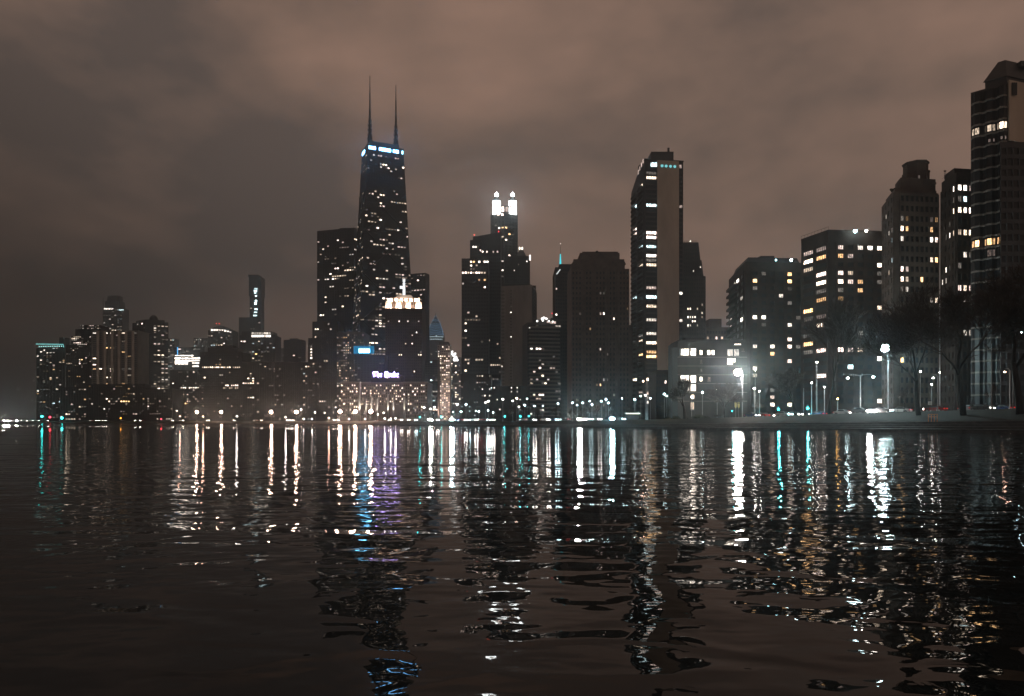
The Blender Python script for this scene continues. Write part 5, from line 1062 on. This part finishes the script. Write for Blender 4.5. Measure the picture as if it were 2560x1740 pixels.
# ------------------------------------------------------------------ street lamps
LAMPC = {'w': (1.0, 0.90, 0.82), 'p': (1.0, 0.58, 0.42), 'c': (0.70, 0.96, 1.0), 't': (0.45, 0.92, 1.0), 'o': (1.0, 0.50, 0.12)}
LG = {}
def lampglow(c, s):
    if (c, s) not in LG: LG[c, s] = glow('lamp_%s_%d' % (c, s), LAMPC[c], s, True)
    return LG[c, s]
def street_lamp(name, label, px, py, off, c, r, strength, power, style='globe', group=None):
    p, z, t = spot(px, off); Y = p.y; zl = max(zat(py, Y), z + 1.5); n = Vector((t.y, -t.x))
    root = empty(name, V3(p, z), label, 'lamp', group)
    g = MB()
    if style == 'arm':                                   # pole stands to one side and the head hangs on a bracket
        q = p + n * 1.6
        g.tube([V3(q, z), V3(q, zl - .6), V3(q, zl + .3), V3(lerp(q, p, .35), zl + .75), V3(p, zl + .62)], [.13, .09, .08, .06, .05], 6)
        g.tube([V3(q, z), V3(q, z + .5)], .22, 8)
    elif style == 'double':
        d = t * 3.0
        g.tube([V3(p, z), V3(p, zl + .5)], [.14, .09], 8); g.tube([V3(p, z), V3(p, z + .5)], .22, 8)
        for s_ in (-1, 1): g.tube([V3(p, zl + .5), V3(p + d * s_ * .5, zl + .75), V3(p + d * s_, zl + .55)], .05, 5)
    else:
        g.tube([V3(p, z), V3(p, zl - r)], [.10, .07], 6); g.tube([V3(p, z), V3(p, z + .5)], .17, 8)
    g.build('pole', M['pole'], root)
    heads = [p] if style != 'double' else [p - t * 3.0, p + t * 3.0]
    for q in heads:
        g = MB(); g.ball((q.x, q.y, zl), r, 12, 8, .85); g.build('globe', lampglow(c, strength), root, smooth=True)
        if style != 'globe':
            g = MB(); g.prism([q + Vector((r * 1.15 * math.cos(k * math.pi / 4), r * 1.15 * math.sin(k * math.pi / 4))) for k in range(8)], zl + r * .72, zl + r * .95, [q + Vector((r * .6 * math.cos(k * math.pi / 4), r * .6 * math.sin(k * math.pi / 4))) for k in range(8)]); g.build('hood', M['dark_metal'], root)
        if power:
            l = bpy.data.lights.new('lamp_light', 'SPOT' if style == 'arm' else 'POINT'); l.energy = power
            if style == 'arm': l.spot_size = math.radians(168); l.spot_blend = .35
            l.color = LAMPC[c]; l.shadow_soft_size = r * .8
            o = bpy.data.objects.new('lamp_light', l); COL.objects.link(o); o.parent = root; o.location = Vector((q.x, q.y, zl - r * 2.0)) - root.location
    return root
street_lamp('street_lamp', 'dazzling white street lamp among the twigs before the lowrise', 1845, 931, 37, 'w', 1.05, 850, 0, 'arm')
street_lamp('street_lamp', 'dazzling white street lamp before the brick corner block', 2213, 870, 39, 'c', 1.05, 720, 0, 'arm')
street_lamp('street_lamp', 'two armed street lamp on a tall pale pole by the road', 2151, 944, 38, 'c', .24, 120, 0, 'double')
far_lamps = [(492, 1030, 'p', 5000), (553, 1030, 'p', 4600), (678, 1030, 'p', 4200), (741, 1030, 'p', 4200), (850, 1029, 'p', 4600), (888, 1029, 'p', 4400), (927, 1029, 'p', 4200)]
for i, (x, y, c, pw) in enumerate(far_lamps):
    street_lamp('promenade_lamp', 'bright %s of seven tall pink white lamps along the far shore' % ordinal(i), x, y, 22, c, 1.0, 460, 0, 'globe', 'seven tall lamps on the far shore')
# smaller ones: px, py, metres inland, colour, radius, light power
small = [(442, 1027, 40, 'w', .35, 0), (450, 1041, 30, 'p', .35, 0), (508, 1041, 28, 'p', .45, 0), (592, 1041, 40, 'w', .4, 0), (714, 1043, 36, 'w', .35, 0), (753, 1024, 60, 'w', .4, 0), (788, 1031, 50, 'w', .35, 0), (759, 1048, 28, 'w', .32, 0), (780, 1050, 24, 'w', .3, 0), (822, 1045, 40, 'p', .4, 0),
         (873, 1050, 26, 'w', .28, 0), (913, 1048, 32, 'w', .3, 0), (945, 1036, 60, 'w', .28, 0), (959, 1032, 70, 'w', .3, 0), (962, 1050, 30, 'w', .3, 0), (977, 1048, 36, 'w', .25, 0), (989, 1049, 30, 'w', .27, 0), (1060, 1019, 90, 'w', .5, 2500), (1076, 1022, 80, 'w', .4, 0), (1086, 1018, 95, 'w', .5, 2500),
         (1143, 1011, 70, 'w', .5, 3000), (1165, 1011, 60, 'c', .4, 2000), (1153, 1029, 40, 'c', .22, 0), (1133, 1030, 50, 'c', .22, 0), (1190, 1027, 44, 'c', .24, 0), (1197, 1029, 40, 'c', .26, 500), (1214, 1006, 75, 'w', .34, 0), (1221, 1003, 70, 'w', .42, 2500), (1220, 1026, 44, 'c', .24, 0), (1233, 1031, 36, 'c', .2, 0),
         (1257, 998, 42, 'w', .36, 2500), (1282, 1002, 70, 'w', .3, 1200), (1292, 996, 46, 'p', .36, 2500), (1297, 1017, 60, 'w', .2, 0), (1312, 1013, 60, 'c', .3, 900), (1318, 997, 80, 'c', .24, 0), (1336, 1015, 50, 'c', .24, 900), (1357, 1014, 50, 'c', .2, 0), (1395, 1009, 56, 'c', .26, 900), (1431, 1007, 60, 'c', .24, 900),
         (1443, 1013, 50, 'c', .2, 0), (1457, 1007, 64, 'c', .24, 0), (1474, 1003, 70, 'c', .22, 0), (1480, 1011, 52, 'c', .28, 1100), (1503, 1003, 70, 'c', .22, 0), (1515, 999, 60, 'c', .28, 1200), (1521, 1007, 56, 'c', .24, 0), (1555, 996, 70, 'c', .2, 0), (1587, 999, 50, 'c', .3, 1300), (1602, 990, 70, 'c', .24, 0),
         (1614, 988, 60, 'w', .3, 1300), (1626, 996, 66, 'c', .22, 0), (1661, 985, 56, 'c', .3, 1300), (1667, 990, 66, 'c', .2, 0)]
for i, (x, y, off, c, r, pw) in enumerate(small):
    street_lamp('path_lamp', 'small park lamp, %s from the lake end of the long row' % ordinal(i), x, y, off, c, r, 40, 0, 'globe', 'small lamps along the shore park')
near = [(1608, 953, 34, 'p', .22, 1500, 'tall pink white mast lamp before the lakefront slab', 'arm'), (1729, 993, 58, 'w', .2, 700, 'white lamp behind the forked bare tree', 'globe'), (1756, 981, 50, 'c', .22, 700, 'round white lamp between forked tree and lamplit tree', 'globe'),
        (1793, 974, 64, 'w', .14, 0, 'tiny lamp peeping through the lamplit tree crown', 'globe'), (1886, 971, 42, 'w', .26, 800, 'larger of the two lamps just past the dazzling lamp', 'globe'), (1899, 978, 40, 'w', .16, 300, 'smaller of the two lamps just past the dazzling lamp', 'globe'), (1888, 925, 66, 'w', .2, 0, 'high white lamp against the dark apartment block', 'globe'),
        (2042, 906, 42, 'w', .2, 700, 'high white lamp beside the tall leaning tree', 'globe'), (2029, 957, 40, 'w', .17, 500, 'white lamp low between the two leaning trees', 'globe'), (2061, 967, 52, 'w', .14, 0, 'faint small lamp behind the tall leaning tree', 'globe'), (2094, 997, 44, 'o', .17, 500, 'single orange lamp beside the tall leaning tree', 'globe'),
        (2301, 929, 33, 'w', .15, 400, 'white lamp by the straight leaning trunk', 'globe'), (2333, 945, 30, 'w', .14, 400, 'white lamp on the pale pole with a sign board', 'arm'), (2329, 961, 46, 'w', .13, 0, 'dim lamp right below the sign pole lamp', 'globe'), (2349, 931, 48, 'w', .1, 0, 'tiny lamp between the two thick trunks', 'globe'),
        (2512, 930, 36, 'p', .15, 500, 'pinkish lamp lighting the small bare tree', 'arm'), (2532, 906, 34, 'w', .17, 600, 'white lamp in the fork of the edge tree', 'globe'), (2553, 831, 34, 'c', .14, 400, 'highest white lamp at the picture edge', 'arm')]
for x, y, off, c, r, pw, lab, st in near: street_lamp('street_lamp', lab, x, y, off, c, r, 70, 0, st)
# lamps on the roofs of the two near blocks
def roof_lamp(label, px, py, Y, c, r, pw, zr):
    root = empty('roof_floodlight', V3(pt(px, Y), zr), label, 'lamp'); z = zat(py, Y); p = pt(px, Y)
    g = MB(); g.box((p.x, p.y + .1, (zr + z) / 2), .07, .07, max(.2, (z - zr) / 2)); g.box((p.x, p.y + .22, z), r, .08, r * .9); g.build('bracket', M['dark_metal'], root)
    g = MB(); g.ball((p.x, p.y, z), r, 12, 8); g.build('lens', lampglow(c, 26), root, smooth=True)
    l = bpy.data.lights.new('flood', 'POINT'); l.energy = pw; l.color = LAMPC[c]; l.shadow_soft_size = r; o = bpy.data.objects.new('flood', l); COL.objects.link(o); o.parent = root; o.location = Vector((p.x, p.y - r * 2.2, z)) - root.location
roof_lamp('small teal floodlight on the dark apartment block roof', 1940, 650, 290.5, 't', .28, 160, zat(657, 291))
roof_lamp('white floodlight on the dark apartment block roof', 1978, 650, 290.5, 'c', .5, 420, zat(657, 291))
roof_lamp('large white floodlight on the brick corner block roof', 2138, 578, 249.5, 'c', .55, 420, zat(581, 250))
roof_lamp('warm floodlight on the brick corner block roof', 2166, 577, 249.5, 'w', .42, 240, zat(581, 250))
A = pt(1110, 880); l = bpy.data.lights.new('facade_flood', 'AREA'); l.energy = 14000; l.color = (1, .66, .56); l.size = 2.5; p = A + Vector((0, -34)); gz = ground(p.x, p.y)[1]; mast = empty('floodlight_mast', V3(p, gz), 'floodlight mast lighting the pale pink tower from its street side', 'lamp')
b = MB(); b.tube([V3(p, gz), V3(p, 9.2)], [.16, .1], 8); b.build('pole', M['dark_metal'], mast); b = MB(); b.box((p.x, p.y - .5, 9.6), 1.4, .25, .35); b.build('lamp_head', M['dark_metal'], mast)
o = bpy.data.objects.new('facade_flood', l); COL.objects.link(o); o.parent = mast
o.location = Vector((p.x, p.y, 10)) - mast.location; o.rotation_euler = Vector((0, 26, 36)).to_track_quat('-Z', 'Y').to_euler()

# ------------------------------------------------------------------ bare trees
def tree_mesh(seed, H, r0, fork=0.3, spread=0.9, levels=5, lean=(0, 0), kids=(3, 4), name='tree', twig=0.034):
    r = random.Random(seed); tr = MB(); cr = MB()
    def branch(p, d, ln, rad, lv):
        n = 4 if lv < 2 else 3; pts = [p]; rads = [rad]; q = p; dd = d
        for k in range(n):
            dd = (dd + Vector((r.gauss(0, .13 if lv else .035), r.gauss(0, .13 if lv else .035), r.gauss(0, .06) + (.05 if lv > 0 else 0)))).normalized()
            q = q + dd * ln / n; pts.append(q); rads.append(max(twig, rad * (1 - .42 * (k + 1) / n)))
        mb = tr if lv < 2 else cr
        mb.tube(pts, rads, 8 if lv == 0 else 6 if lv == 1 else 4 if lv == 2 else 3, lv < 2)
        if lv >= levels: return
        nk = r.randint(*kids) + (1 if lv >= 2 else 0)
        for k in range(nk):
            t = 1.0 if k == 0 else r.uniform(.45, 1.0) if lv else r.uniform(.82, 1.0)
            i = min(n - 1, int(t * n)); b = pts[i].lerp(pts[i + 1], t * n - i) if t < 1 else pts[-1]
            ax = dd.orthogonal().normalized(); ax.rotate(__import__('mathutils').Quaternion(dd, r.uniform(0, 6.283)))
            nd = (dd * (1 if k else 1.3) + ax * spread * r.uniform(.45, 1.15) * (.45 if k == 0 else 1)).normalized()
            nd.z = max(nd.z, -.15) ; nd.normalize()
            branch(b, nd, ln * r.uniform(.58, .82) * (1.0 if lv else 1.05), rads[-1] * (.88 if k == 0 else r.uniform(.58, .8)), lv + 1)
    branch(Vector((0, 0, -.3)), Vector((lean[0], lean[1], 1)).normalized(), H * fork, r0, 0)
    return tr.mesh(name + '_trunk', M['bark'], smooth=True), cr.mesh(name + '_crown', M['twig'])
def tree(name, label, px, off, meshes, rz=0.0, s=1.0, group=None):
    p, z, t = spot(px, off); root = empty(name, V3(p, z), label, 'tree', group); root.rotation_euler = (0, 0, rz); root.scale = (s, s, s)
    link('trunk', meshes[0], root); link('crown', meshes[1], root); return root
tree('bare_tree', 'forked bare tree with two spreading stems before the lowrise', 1713, 24, tree_mesh(11, 17, .56, .24, .8, 6, (-.05, 0), (3, 4)), 0.2)
tree('bare_tree', 'bare tree lit up white by the dazzling lamp beside it', 1812, 30, tree_mesh(21, 17, .28, .22, .95, 5, (-.03, 0), (4, 5)), 1.0)
tree('bare_tree', 'leaning forked bare tree near the teal traffic light', 1991, 24, tree_mesh(31, 13, .42, .30, .85, 6, (-.28, 0), (3, 4)), .0)
tree('bare_tree', 'tall thin bare tree with a pale leaning trunk', 2072, 24, tree_mesh(41, 20, .42, .42, .5, 6, (.12, 0), (3, 4)), .0)
tree('bare_tree', 'bare tree with a straight dark trunk leaning slightly, by the white lamp', 2297, 19, tree_mesh(51, 21, .52, .40, .85, 6, (-.12, 0), (3, 4)), 0)
tree('bare_tree', 'thick trunked bare tree beside the sign board pole', 2409, 18, tree_mesh(61, 23, .58, .38, .9, 6, (-.06, 0), (3, 4)), 0)
tree('bare_tree', 'massive forked bare tree cut by the picture edge', 2551, 18, tree_mesh(71, 25, .72, .38, .9, 6, (-.03, 0), (3, 4)), 0)
TM = [tree_mesh(100 + k, 9.0, .15, .30, .8, 4, (random.Random(k).uniform(-.08, .08), 0), (3, 4), 'park_tree', .035) for k in range(5)]
tree('small_bare_tree', 'small bare tree with pinkish lamplit twigs near the edge tree', 2490, 34, TM[1], .3, .8)
tree('small_bare_tree', 'small bare tree glowing in lamplight past the dazzling lamp', 1884, 46, TM[2], .7, .8)
tree('small_bare_tree', 'low bare tree lit warm beside the straight leaning trunk', 2262, 34, TM[3], .7, .75)
tree('small_bare_tree', 'bare tree with pink lit twigs on the park strip', 1285, 30, TM[4], .5, 1.0)
r = random.Random(9); xs = sorted([r.uniform(1050, 1120) for _ in range(6)] + [r.uniform(1120, 1420) for _ in range(22)] + [r.uniform(1420, 1690) for _ in range(20)])
for i, x in enumerate(xs):
    tree('park_tree', 'slim bare park tree, %s from the hotel end of the row' % ordinal(i), x, r.uniform(40, 90) if x > 1150 else r.uniform(28, 70), TM[i % 5], r.uniform(0, 6.28), r.uniform(.75, 1.15), 'bare trees in the shore park')
r = random.Random(19)
for i, x in enumerate(sorted(r.uniform(430, 1040) for _ in range(26))):
    tree('shore_tree', 'bare tree on the far shore, %s from the lake end' % ordinal(i), x, r.uniform(40, 90), TM[i % 5], r.uniform(0, 6.28), r.uniform(.9, 1.25), 'bare trees on the far shore')
def bush_mesh(seed):
    r = random.Random(seed); g = MB()
    for k in range(420):
        a, e, rr = r.uniform(0, 6.283), r.uniform(0, 1.4), r.uniform(.75, 1.02)
        p = Vector((rr * math.cos(a) * math.cos(e), .7 * rr * math.sin(a) * math.cos(e), .75 * rr * math.sin(e)))
        d = Vector((r.gauss(0, 1), r.gauss(0, 1), r.gauss(0, 1))).normalized(); e2 = d.orthogonal().normalized() * .05; d = d * .13
        g.add([p - d, p + e2, p + d, p - e2], [(0, 1, 2, 3)])
    g.ball((0, 0, .15), .72, 9, 6, .75)
    return g.mesh('bush', M['bush'])
BMS = [bush_mesh(k) for k in range(3)]
for i, (x, off, s, lab) in enumerate(((1745, 27, 2.2, 'round bush between the forked tree and the bench'), (1715, 28, 1.3, 'low bush at the forked tree foot'), (1765, 30, 1.4, 'small bush before the lowrise entrance'), (1668, 30, 1.6, 'low dark bush beside the shore road end'), (1690, 29, 1.8, 'wide low bush on the bank before the forked tree'))):
    p, z, t = spot(x, off); o = link('bush', BMS[i % 3], None, V3(p, z), i * 1.3, (s, s, s * .75)); tag(o, lab, 'bush', 'bushes on the grass bank')

# ------------------------------------------------------------------ cars
HL = {c: glow('headlight_' + c, LAMPC[c], 40, True) for c in 'wct'}; TL = glow('tail_light', (1, .03, .02), 1.2); HOFF = surf('headlight_off', (.3, .3, .3), (.4, .4, .4), 3, .2, .6)
def car_meshes(paint):
    b = MB(); prof = [(-2.2, .35), (-2.25, .75), (-2.05, .95), (-1.55, 1.0), (-.85, 1.42), (.35, 1.45), (1.05, 1.0), (1.95, .88), (2.22, .68), (2.25, .35)]
    def section(y, k): return [(x, y, .35 + (z - .35) * k if z < 1.01 else z) for x, z in prof]
    n = len(prof); rows = [section(-.72, .96), section(-.88, 1.0), section(.88, 1.0), section(.72, .96)]
    for i, row in enumerate(rows):
        for j in range(n):
            x, y, z = row[j]
            if z > 1.1: y = math.copysign(.66 if i in (1, 2) else .52, y)
            row[j] = (x, y, z)
    v = [p for row in rows for p in row]; f = []
    for i in range(3):
        for j in range(n - 1): f.append((i * n + j, i * n + j + 1, (i + 1) * n + j + 1, (i + 1) * n + j))
    f += [tuple(range(n - 1, -1, -1)), tuple(range(3 * n, 4 * n)), (0, n, 2 * n, 3 * n), (n - 1, 4 * n - 1, 3 * n - 1, 2 * n - 1)]
    b.add(v, f); body = b.mesh('car_body', M[paint])
    b = MB()
    for s in (-1, 1): b.add([(-1.35, s * .84, 1.02), (.9, s * .84, 1.02), (.32, s * .675, 1.40), (-.78, s * .675, 1.38)], [(0, 1, 2, 3)])
    b.add([(1.02, -.75, 1.035), (1.02, .75, 1.035), (.40, .58, 1.45), (.40, -.58, 1.45)], [(0, 1, 2, 3)]); b.add([(-1.5, -.75, 1.05), (-1.5, .75, 1.05), (-.9, .58, 1.425), (-.9, -.58, 1.425)], [(0, 1, 2, 3)])
    return body, b.mesh('car_glass', M['glass'])
def disc_mesh(n, r, w, m):
    b = MB(); b.tube([(0, -w, 0), (0, w, 0)], r, 14); return b.mesh(n, m)
WHEEL = disc_mesh('tyre', .33, .11, M['rubber']); RIM = disc_mesh('rim', .19, .12, M['pole']); CM = {}
def lamp_mesh(x, m):
    b = MB(); b.box((0, 0, 0), .06, .2, .09); return b.mesh('car_lamp', m)
HM = {c: lamp_mesh(0, HL[c]) for c in 'wct'}; TM_ = lamp_mesh(0, TL); OFFM = lamp_mesh(0, HOFF)
DZM = {c: glow('full_beam_' + c, LAMPC[c], 2200, True) for c in 'wct'}
def dazzle_mesh(m):
    b = MB(); b.ball((0, 0, 0), .27, 10, 7, .8); return b.mesh('full_beam', m, smooth=True)
DZ = {c: dazzle_mesh(DZM[c]) for c in 'wct'}
PAINTN = {'car_black': 'black', 'car_white': 'white', 'car_grey': 'grey', 'car_red': 'dark red', 'car_blue': 'dark blue'}
def car(label, px, lane, paint, toward, lights='w', power=0, group=None, glowr=None):
    if paint not in CM: CM[paint] = car_meshes(paint)
    p, z, t = spot(px, lane); rz = math.atan2(-t.y, -t.x) if toward else math.atan2(t.y, t.x)
    root = empty('car', V3(p, z), label, 'car', group); root.rotation_euler = (0, 0, rz)
    link('body', CM[paint][0], root); link('glass', CM[paint][1], root)
    for x in (-1.38, 1.38):
        for y in (-.78, .78): link('rim', RIM, link('wheel', WHEEL, root, (x, y, .33)))
    for y in (-.6, .6):
        link('headlight', DZ[lights] if power > 1000 else HM[lights], root, (2.24 if power > 1000 else 2.2, y, .68)); link('tail_light', TM_, root, (-2.24, y, .78))
    return root
R0 = 34
car('car with glaring headlights on the road before the corner block', 2150, 35, 'car_grey', True, 'w', 1300)
car('white car behind the tall leaning tree with its lights on', 2108, 40, 'car_white', True, 'w', 0)
car('dark car with bluish headlights under the dazzling lamp', 2205, 37, 'car_black', True, 'c', 350)
car('white car passing behind the second dazzling lamp post', 2252, 40, 'car_white', False, 'w')
car('dark red car behind the sign board', 2338, 36, 'car_red', False, 'w')
car('car with round headlights between trunk and pale pole', 2455, 38, 'car_grey', True, 'w', 300)
car('blue car at the far lane near the edge tree', 2505, 44, 'car_blue', False, 'w')
car('grey car half hidden by the thick trunk', 2425, 42, 'car_grey', True, 'w')
car('car with dazzling teal white headlights below the stepped masonry tower', 1521, 32, 'car_black', True, 't', 2600)
car('car with dazzling warm headlights under the balcony block', 1440, 31, 'car_grey', True, 'w', 1700)
car('car showing a small pair of headlights between the two dazzling ones', 1469, 33, 'car_black', True, 'c', 300)
car('car with paired headlights below the blank slab', 1363, 32, 'car_white', True, 'w', 500)
car('car with very bright headlights at the pink tower foot', 1125, 30, 'car_white', True, 'c', 3200)
car('car with bright warm headlights before the hotel end', 1073, 30, 'car_grey', True, 'w', 1700)
for i, x in enumerate((1018, 1036, 1090, 1147, 1160, 1173, 1186, 1196, 1206, 1216, 1228, 1310, 1330, 1385, 1402, 1414, 1490, 1550, 1880, 1905, 1925, 1960, 1985, 2045)):
    car('%s of the smaller cars along the shore road from the hotel end' % ordinal(i), x, (34, 38, 42)[i % 3], ('car_black', 'car_white', 'car_grey', 'car_blue', 'car_red')[i % 5], i % 4 != 3, 'wc'[i % 2], 0, 'cars along the shore road')
for i, x in enumerate((-20, -4, 8, 18, 28, 40, 52, 66, 80, 95, 118, 228, 238, 246, 255, 262, 336, 348, 356, 430, 449, 455, 516, 520, 583, 640, 651, 716, 724, 730, 832, 842, 944, 970, 1000)):
    car('%s car on the far shore road counted from the lake end' % ordinal(i), x, (34, 37, 41)[i % 3], ('car_black', 'car_white', 'car_grey')[i % 3], i % 7 != 4, 'w', 2600 if i < 6 else 250 if i < 10 else 0, 'cars on the far shore road')

# ------------------------------------------------------------------ traffic lights, signs, railings, bench
TG = {'g': glow('green_signal', (.04, .95, .85), 16, True), 'r': glow('red_signal', (1, .05, .08), 10, True), 'o': glow('amber_signal', (1, .35, .04), 8, True)}
def traffic_light(label, px, py, off, c, r=.16, pw=0):
    p, z, t = spot(px, off); Y = p.y; zl = max(zat(py, Y), z + 2.2); root = empty('traffic_light', V3(p, z), label, 'traffic light')
    g = MB(); g.tube([V3(p + Vector((0, .2)), z), V3(p + Vector((0, .2)), zl + .9)], .07, 6); g.build('pole', M['dark_metal'], root)
    g = MB(); g.box((p.x, p.y + .05, zl + .25), .2, .12, .55); g.build('housing', M['dark_metal'], root)
    for k, cc in enumerate('gor'):
        g = MB(); g.ball((p.x, p.y - .08, zl - .1 + .36 * k), r if cc == c else .11, 10, 6); g.build('signal_lens', TG[c] if cc == c else M['glass'], root, smooth=True)
    if pw:
        l = bpy.data.lights.new('signal', 'POINT'); l.energy = pw; l.color = (.1, .9, 1) if c == 'g' else (1, .1, .1); l.shadow_soft_size = .15; o = bpy.data.objects.new('signal', l); COL.objects.link(o); o.parent = root; o.location = Vector((p.x, p.y - .5, zl)) - root.location
for a in (('teal green traffic light below the dark apartment block', 1946, 1027, 36, 'g', .26, 900), ('teal green traffic light between the two leaning trees', 2019, 1022, 38, 'g', .28, 900), ('tiny green signal beside the yellow sign pair', 1830, 1028, 34, 'g', .14, 60), ('green light at the foot of the pink lit tree', 1262, 1046, 30, 'g', .26, 200), ('green light under the spire tower trees', 1301, 1041, 36, 'g', .26, 200), ('low green light beside the paired headlights', 1322, 1048, 32, 'g', .22, 100),
          ('green light by the very bright car at the pink tower', 1104, 1050, 30, 'g', .4, 200), ('green light before the hotel trees', 1050, 1051, 30, 'g', .3, 100), ('green light at the lake end below the stepped block', 155, 1045, 24, 'g', 1.3, 1500), ('green light nearest the red signal at the lake end', 105, 1041, 30, 'g', 1.3, 1500), ('red light at the lake end', 125, 1044, 26, 'r', 1.2, 900), ('red light on the far shore below the long block', 403, 1051, 14, 'r', .6, 0), ('amber light on the far shore before the long block', 302, 1046, 20, 'o', .7, 0)): traffic_light(*a)
def sign_pair():
    p, z, t = spot(1843, 33); root = empty('warning_sign', V3(p, z), 'pair of yellow road signs on posts below the dazzling lamp', 'sign'); Y = p.y
    m = surf('yellow_sign', (.62, .46, .16), (.7, .54, .22), 2, .6, .3)
    for dx in (-.42, .42):
        g = MB(); zc = zat(1013, Y); q = p + Vector((dx, 0)); W_, H_ = .32, .85
        pl = [(q.x - W_, zc + H_), (q.x + W_, zc + H_), (q.x + W_, zc - H_ * .4), (q.x + .08, zc - H_), (q.x - .08, zc - H_), (q.x - W_, zc - H_ * .4)]
        n = len(pl); g.add([(a, q.y, b_) for a, b_ in pl] + [(a, q.y + .04, b_) for a, b_ in pl], [tuple(range(n)), tuple(range(2 * n - 1, n - 1, -1))] + [(k, n + k, n + (k + 1) % n, (k + 1) % n) for k in range(n)]); g.build('sign_plate', m, root)
        g = MB(); g.tube([(q.x, q.y + .08, z), (q.x, q.y + .08, zc + H_)], .045, 6); g.build('post', M['pole'], root)
sign_pair()
def sign_board():
    p, z, t = spot(2325, 25); root = empty('sign_board', V3(p, z), 'small pale sign board on a post below the sign pole lamp', 'sign'); Y = p.y; zc = zat(1008, Y)
    g = MB(); g.box((p.x, p.y, zc), .38, .03, .34); g.build('board', M['white_paint'], root); g = MB(); g.tube([(p.x - .3, p.y + .07, z), (p.x - .3, p.y + .07, zc + .3)], .05, 6); g.build('post', M['dark_metal'], root)
    g = MB()
    for k in range(4): g.box((p.x - .05, p.y - .034, zc + .2 - k * .12), .26 - .04 * (k % 2), .003, .022)
    g.build('lettering_line', M['frame'], root)
sign_board()
def orange_barrier():
    p, z, t = spot(2332, 8.5); Y = p.y; root = empty('orange_barrier', V3(p, z), 'orange barrier of four upright bars beside the promenade', 'barrier'); z1 = zat(1035, Y); z0 = min(z, zat(1072, Y))
    for k in range(4):
        x = lerp(pt(2321, Y).x, pt(2343, Y).x, k / 3); g = MB(); g.box((x, p.y, (z0 + z1) / 2), .04, .04, (z1 - z0) / 2); g.build('upright', M['orange_paint'], root)
    for zz in (z1 - .08, z1 - .5, z0 + .25):
        g = MB(); g.box((p.x, p.y - .05, zz), .78, .02, .045); g.build('rail', M['orange_paint'], root)
orange_barrier()
def railing(label, px0, px1, off, n):
    pts = [spot(lerp(px0, px1, k / n), off) for k in range(n + 1)]; root = empty('railing', V3(pts[0][0], pts[0][1]), label, 'railing')
    for p, z, t in pts: g = MB(); g.tube([V3(p, z - .1), V3(p, z + 1.1)], .05, 5); g.build('post', M['dark_metal'], root)
    for hh in (.45, .78, 1.08): g = MB(); g.tube([V3(p, z + hh) for p, z, t in pts], .03, 4); g.build('rail', M['dark_metal'], root)
railing('dark railing along the bank top behind the thick trunks', 2230, 2600, 30, 26)
railing('low dark railing along the bank top near the bench', 1760, 2010, 29, 24)
def bench(label, px, off):
    p, z, t = spot(px, off); root = empty('park_bench', V3(p, z), label, 'bench'); root.rotation_euler = (0, 0, math.atan2(t.y, t.x))
    for k in range(4): g = MB(); g.box((0, -.24 + .14 * k, .45), .9, .055, .025); link('seat_slat', g.mesh('seat_slat', M['dark_brick']), root)
    for k in range(3): g = MB(); g.box((0, .28 + .03 * k, .58 + .14 * k), .9, .02, .05); link('back_slat', g.mesh('back_slat', M['dark_brick']), root)
    for x in (-.75, .75): g = MB(); g.box((x, -.2, .22), .04, .04, .22); g.box((x, .26, .44), .04, .04, .44); link('leg', g.mesh('leg', M['dark_metal']), root)
bench('dark park bench on the bank between the bushes and lamplit tree', 1792, 26); bench('dark park bench near the foot of the lamplit tree', 1800, 27.5)
def bus_shelter():
    p, z, t = spot(1582, 38); root = empty('bus_shelter', V3(p, z), 'white topped open shelter by the shore road', 'shelter')
    g = MB(); g.box((p.x, p.y, z + 2.6), 2.6, .9, .09); g.build('roof', M['white_paint'], root)
    for dx in (-2.4, -.8, .8, 2.4): g = MB(); g.box((p.x + dx, p.y + .7, z + 1.3), .05, .05, 1.25); g.build('post', M['dark_metal'], root)
    g = MB(); g.box((p.x, p.y + .75, z + 1.2), 2.3, .02, .9); g.build('back_pane', M['glass'], root)
    g = MB(); g.box((p.x, p.y - .5, z + 2.47), 2.3, .06, .03); g.build('light_tube', lampglow('w', 12), root)
bus_shelter()
def flag_pole(label, px, y0, off):
    p, z, t = spot(px, off); root = empty('utility_pole', V3(p, z), label, 'pole'); g = MB(); g.tube([V3(p, z), V3(p, zat(y0, p.y))], [.12, .07], 8); g.build('shaft', M['pole'], root); g = MB(); g.tube([V3(p, z), V3(p, z + .4)], .2, 8); g.build('base', M['dark_metal'], root)
flag_pole('thin pale pole before the dark trees near the edge', 2479, 868, 30); flag_pole('pale pole beside the leaning forked tree', 2009, 970, 36); flag_pole('short pale pole past the dazzling lamp', 1899, 1012, 34)

# ------------------------------------------------------------------ haze: one even body of damp air round everything
hz = mat('haze'); N, L = hz.node_tree.nodes, hz.node_tree.links
pv = N.new('ShaderNodeVolumePrincipled'); oo = N.new('ShaderNodeOutputMaterial'); L.new(pv.outputs[0], oo.inputs['Volume'])
pv.inputs['Density'].default_value = 0.00031; pv.inputs['Color'].default_value = (0.66, 0.84, 0.94, 1); pv.inputs['Anisotropy'].default_value = 0.91
for k in ('Density Attribute', 'Temperature Attribute', 'Color Attribute'):
    try: pv.inputs[k].default_value = ''
    except Exception: pass
hz.cycles.volume_sampling = 'EQUIANGULAR'
try: hz.cycles.homogeneous_volume = True
except Exception: pass
b = MB(); b.hexa([(-3400, -60, -1.5), (1900, -60, -1.5), (1900, 3600, -1.5), (-3400, 3600, -1.5)], [(-3400, -60, 470), (1900, -60, 470), (1900, 3600, 470), (-3400, 3600, 470)])
o = b.build('haze', hz); o['kind'] = 'stuff'
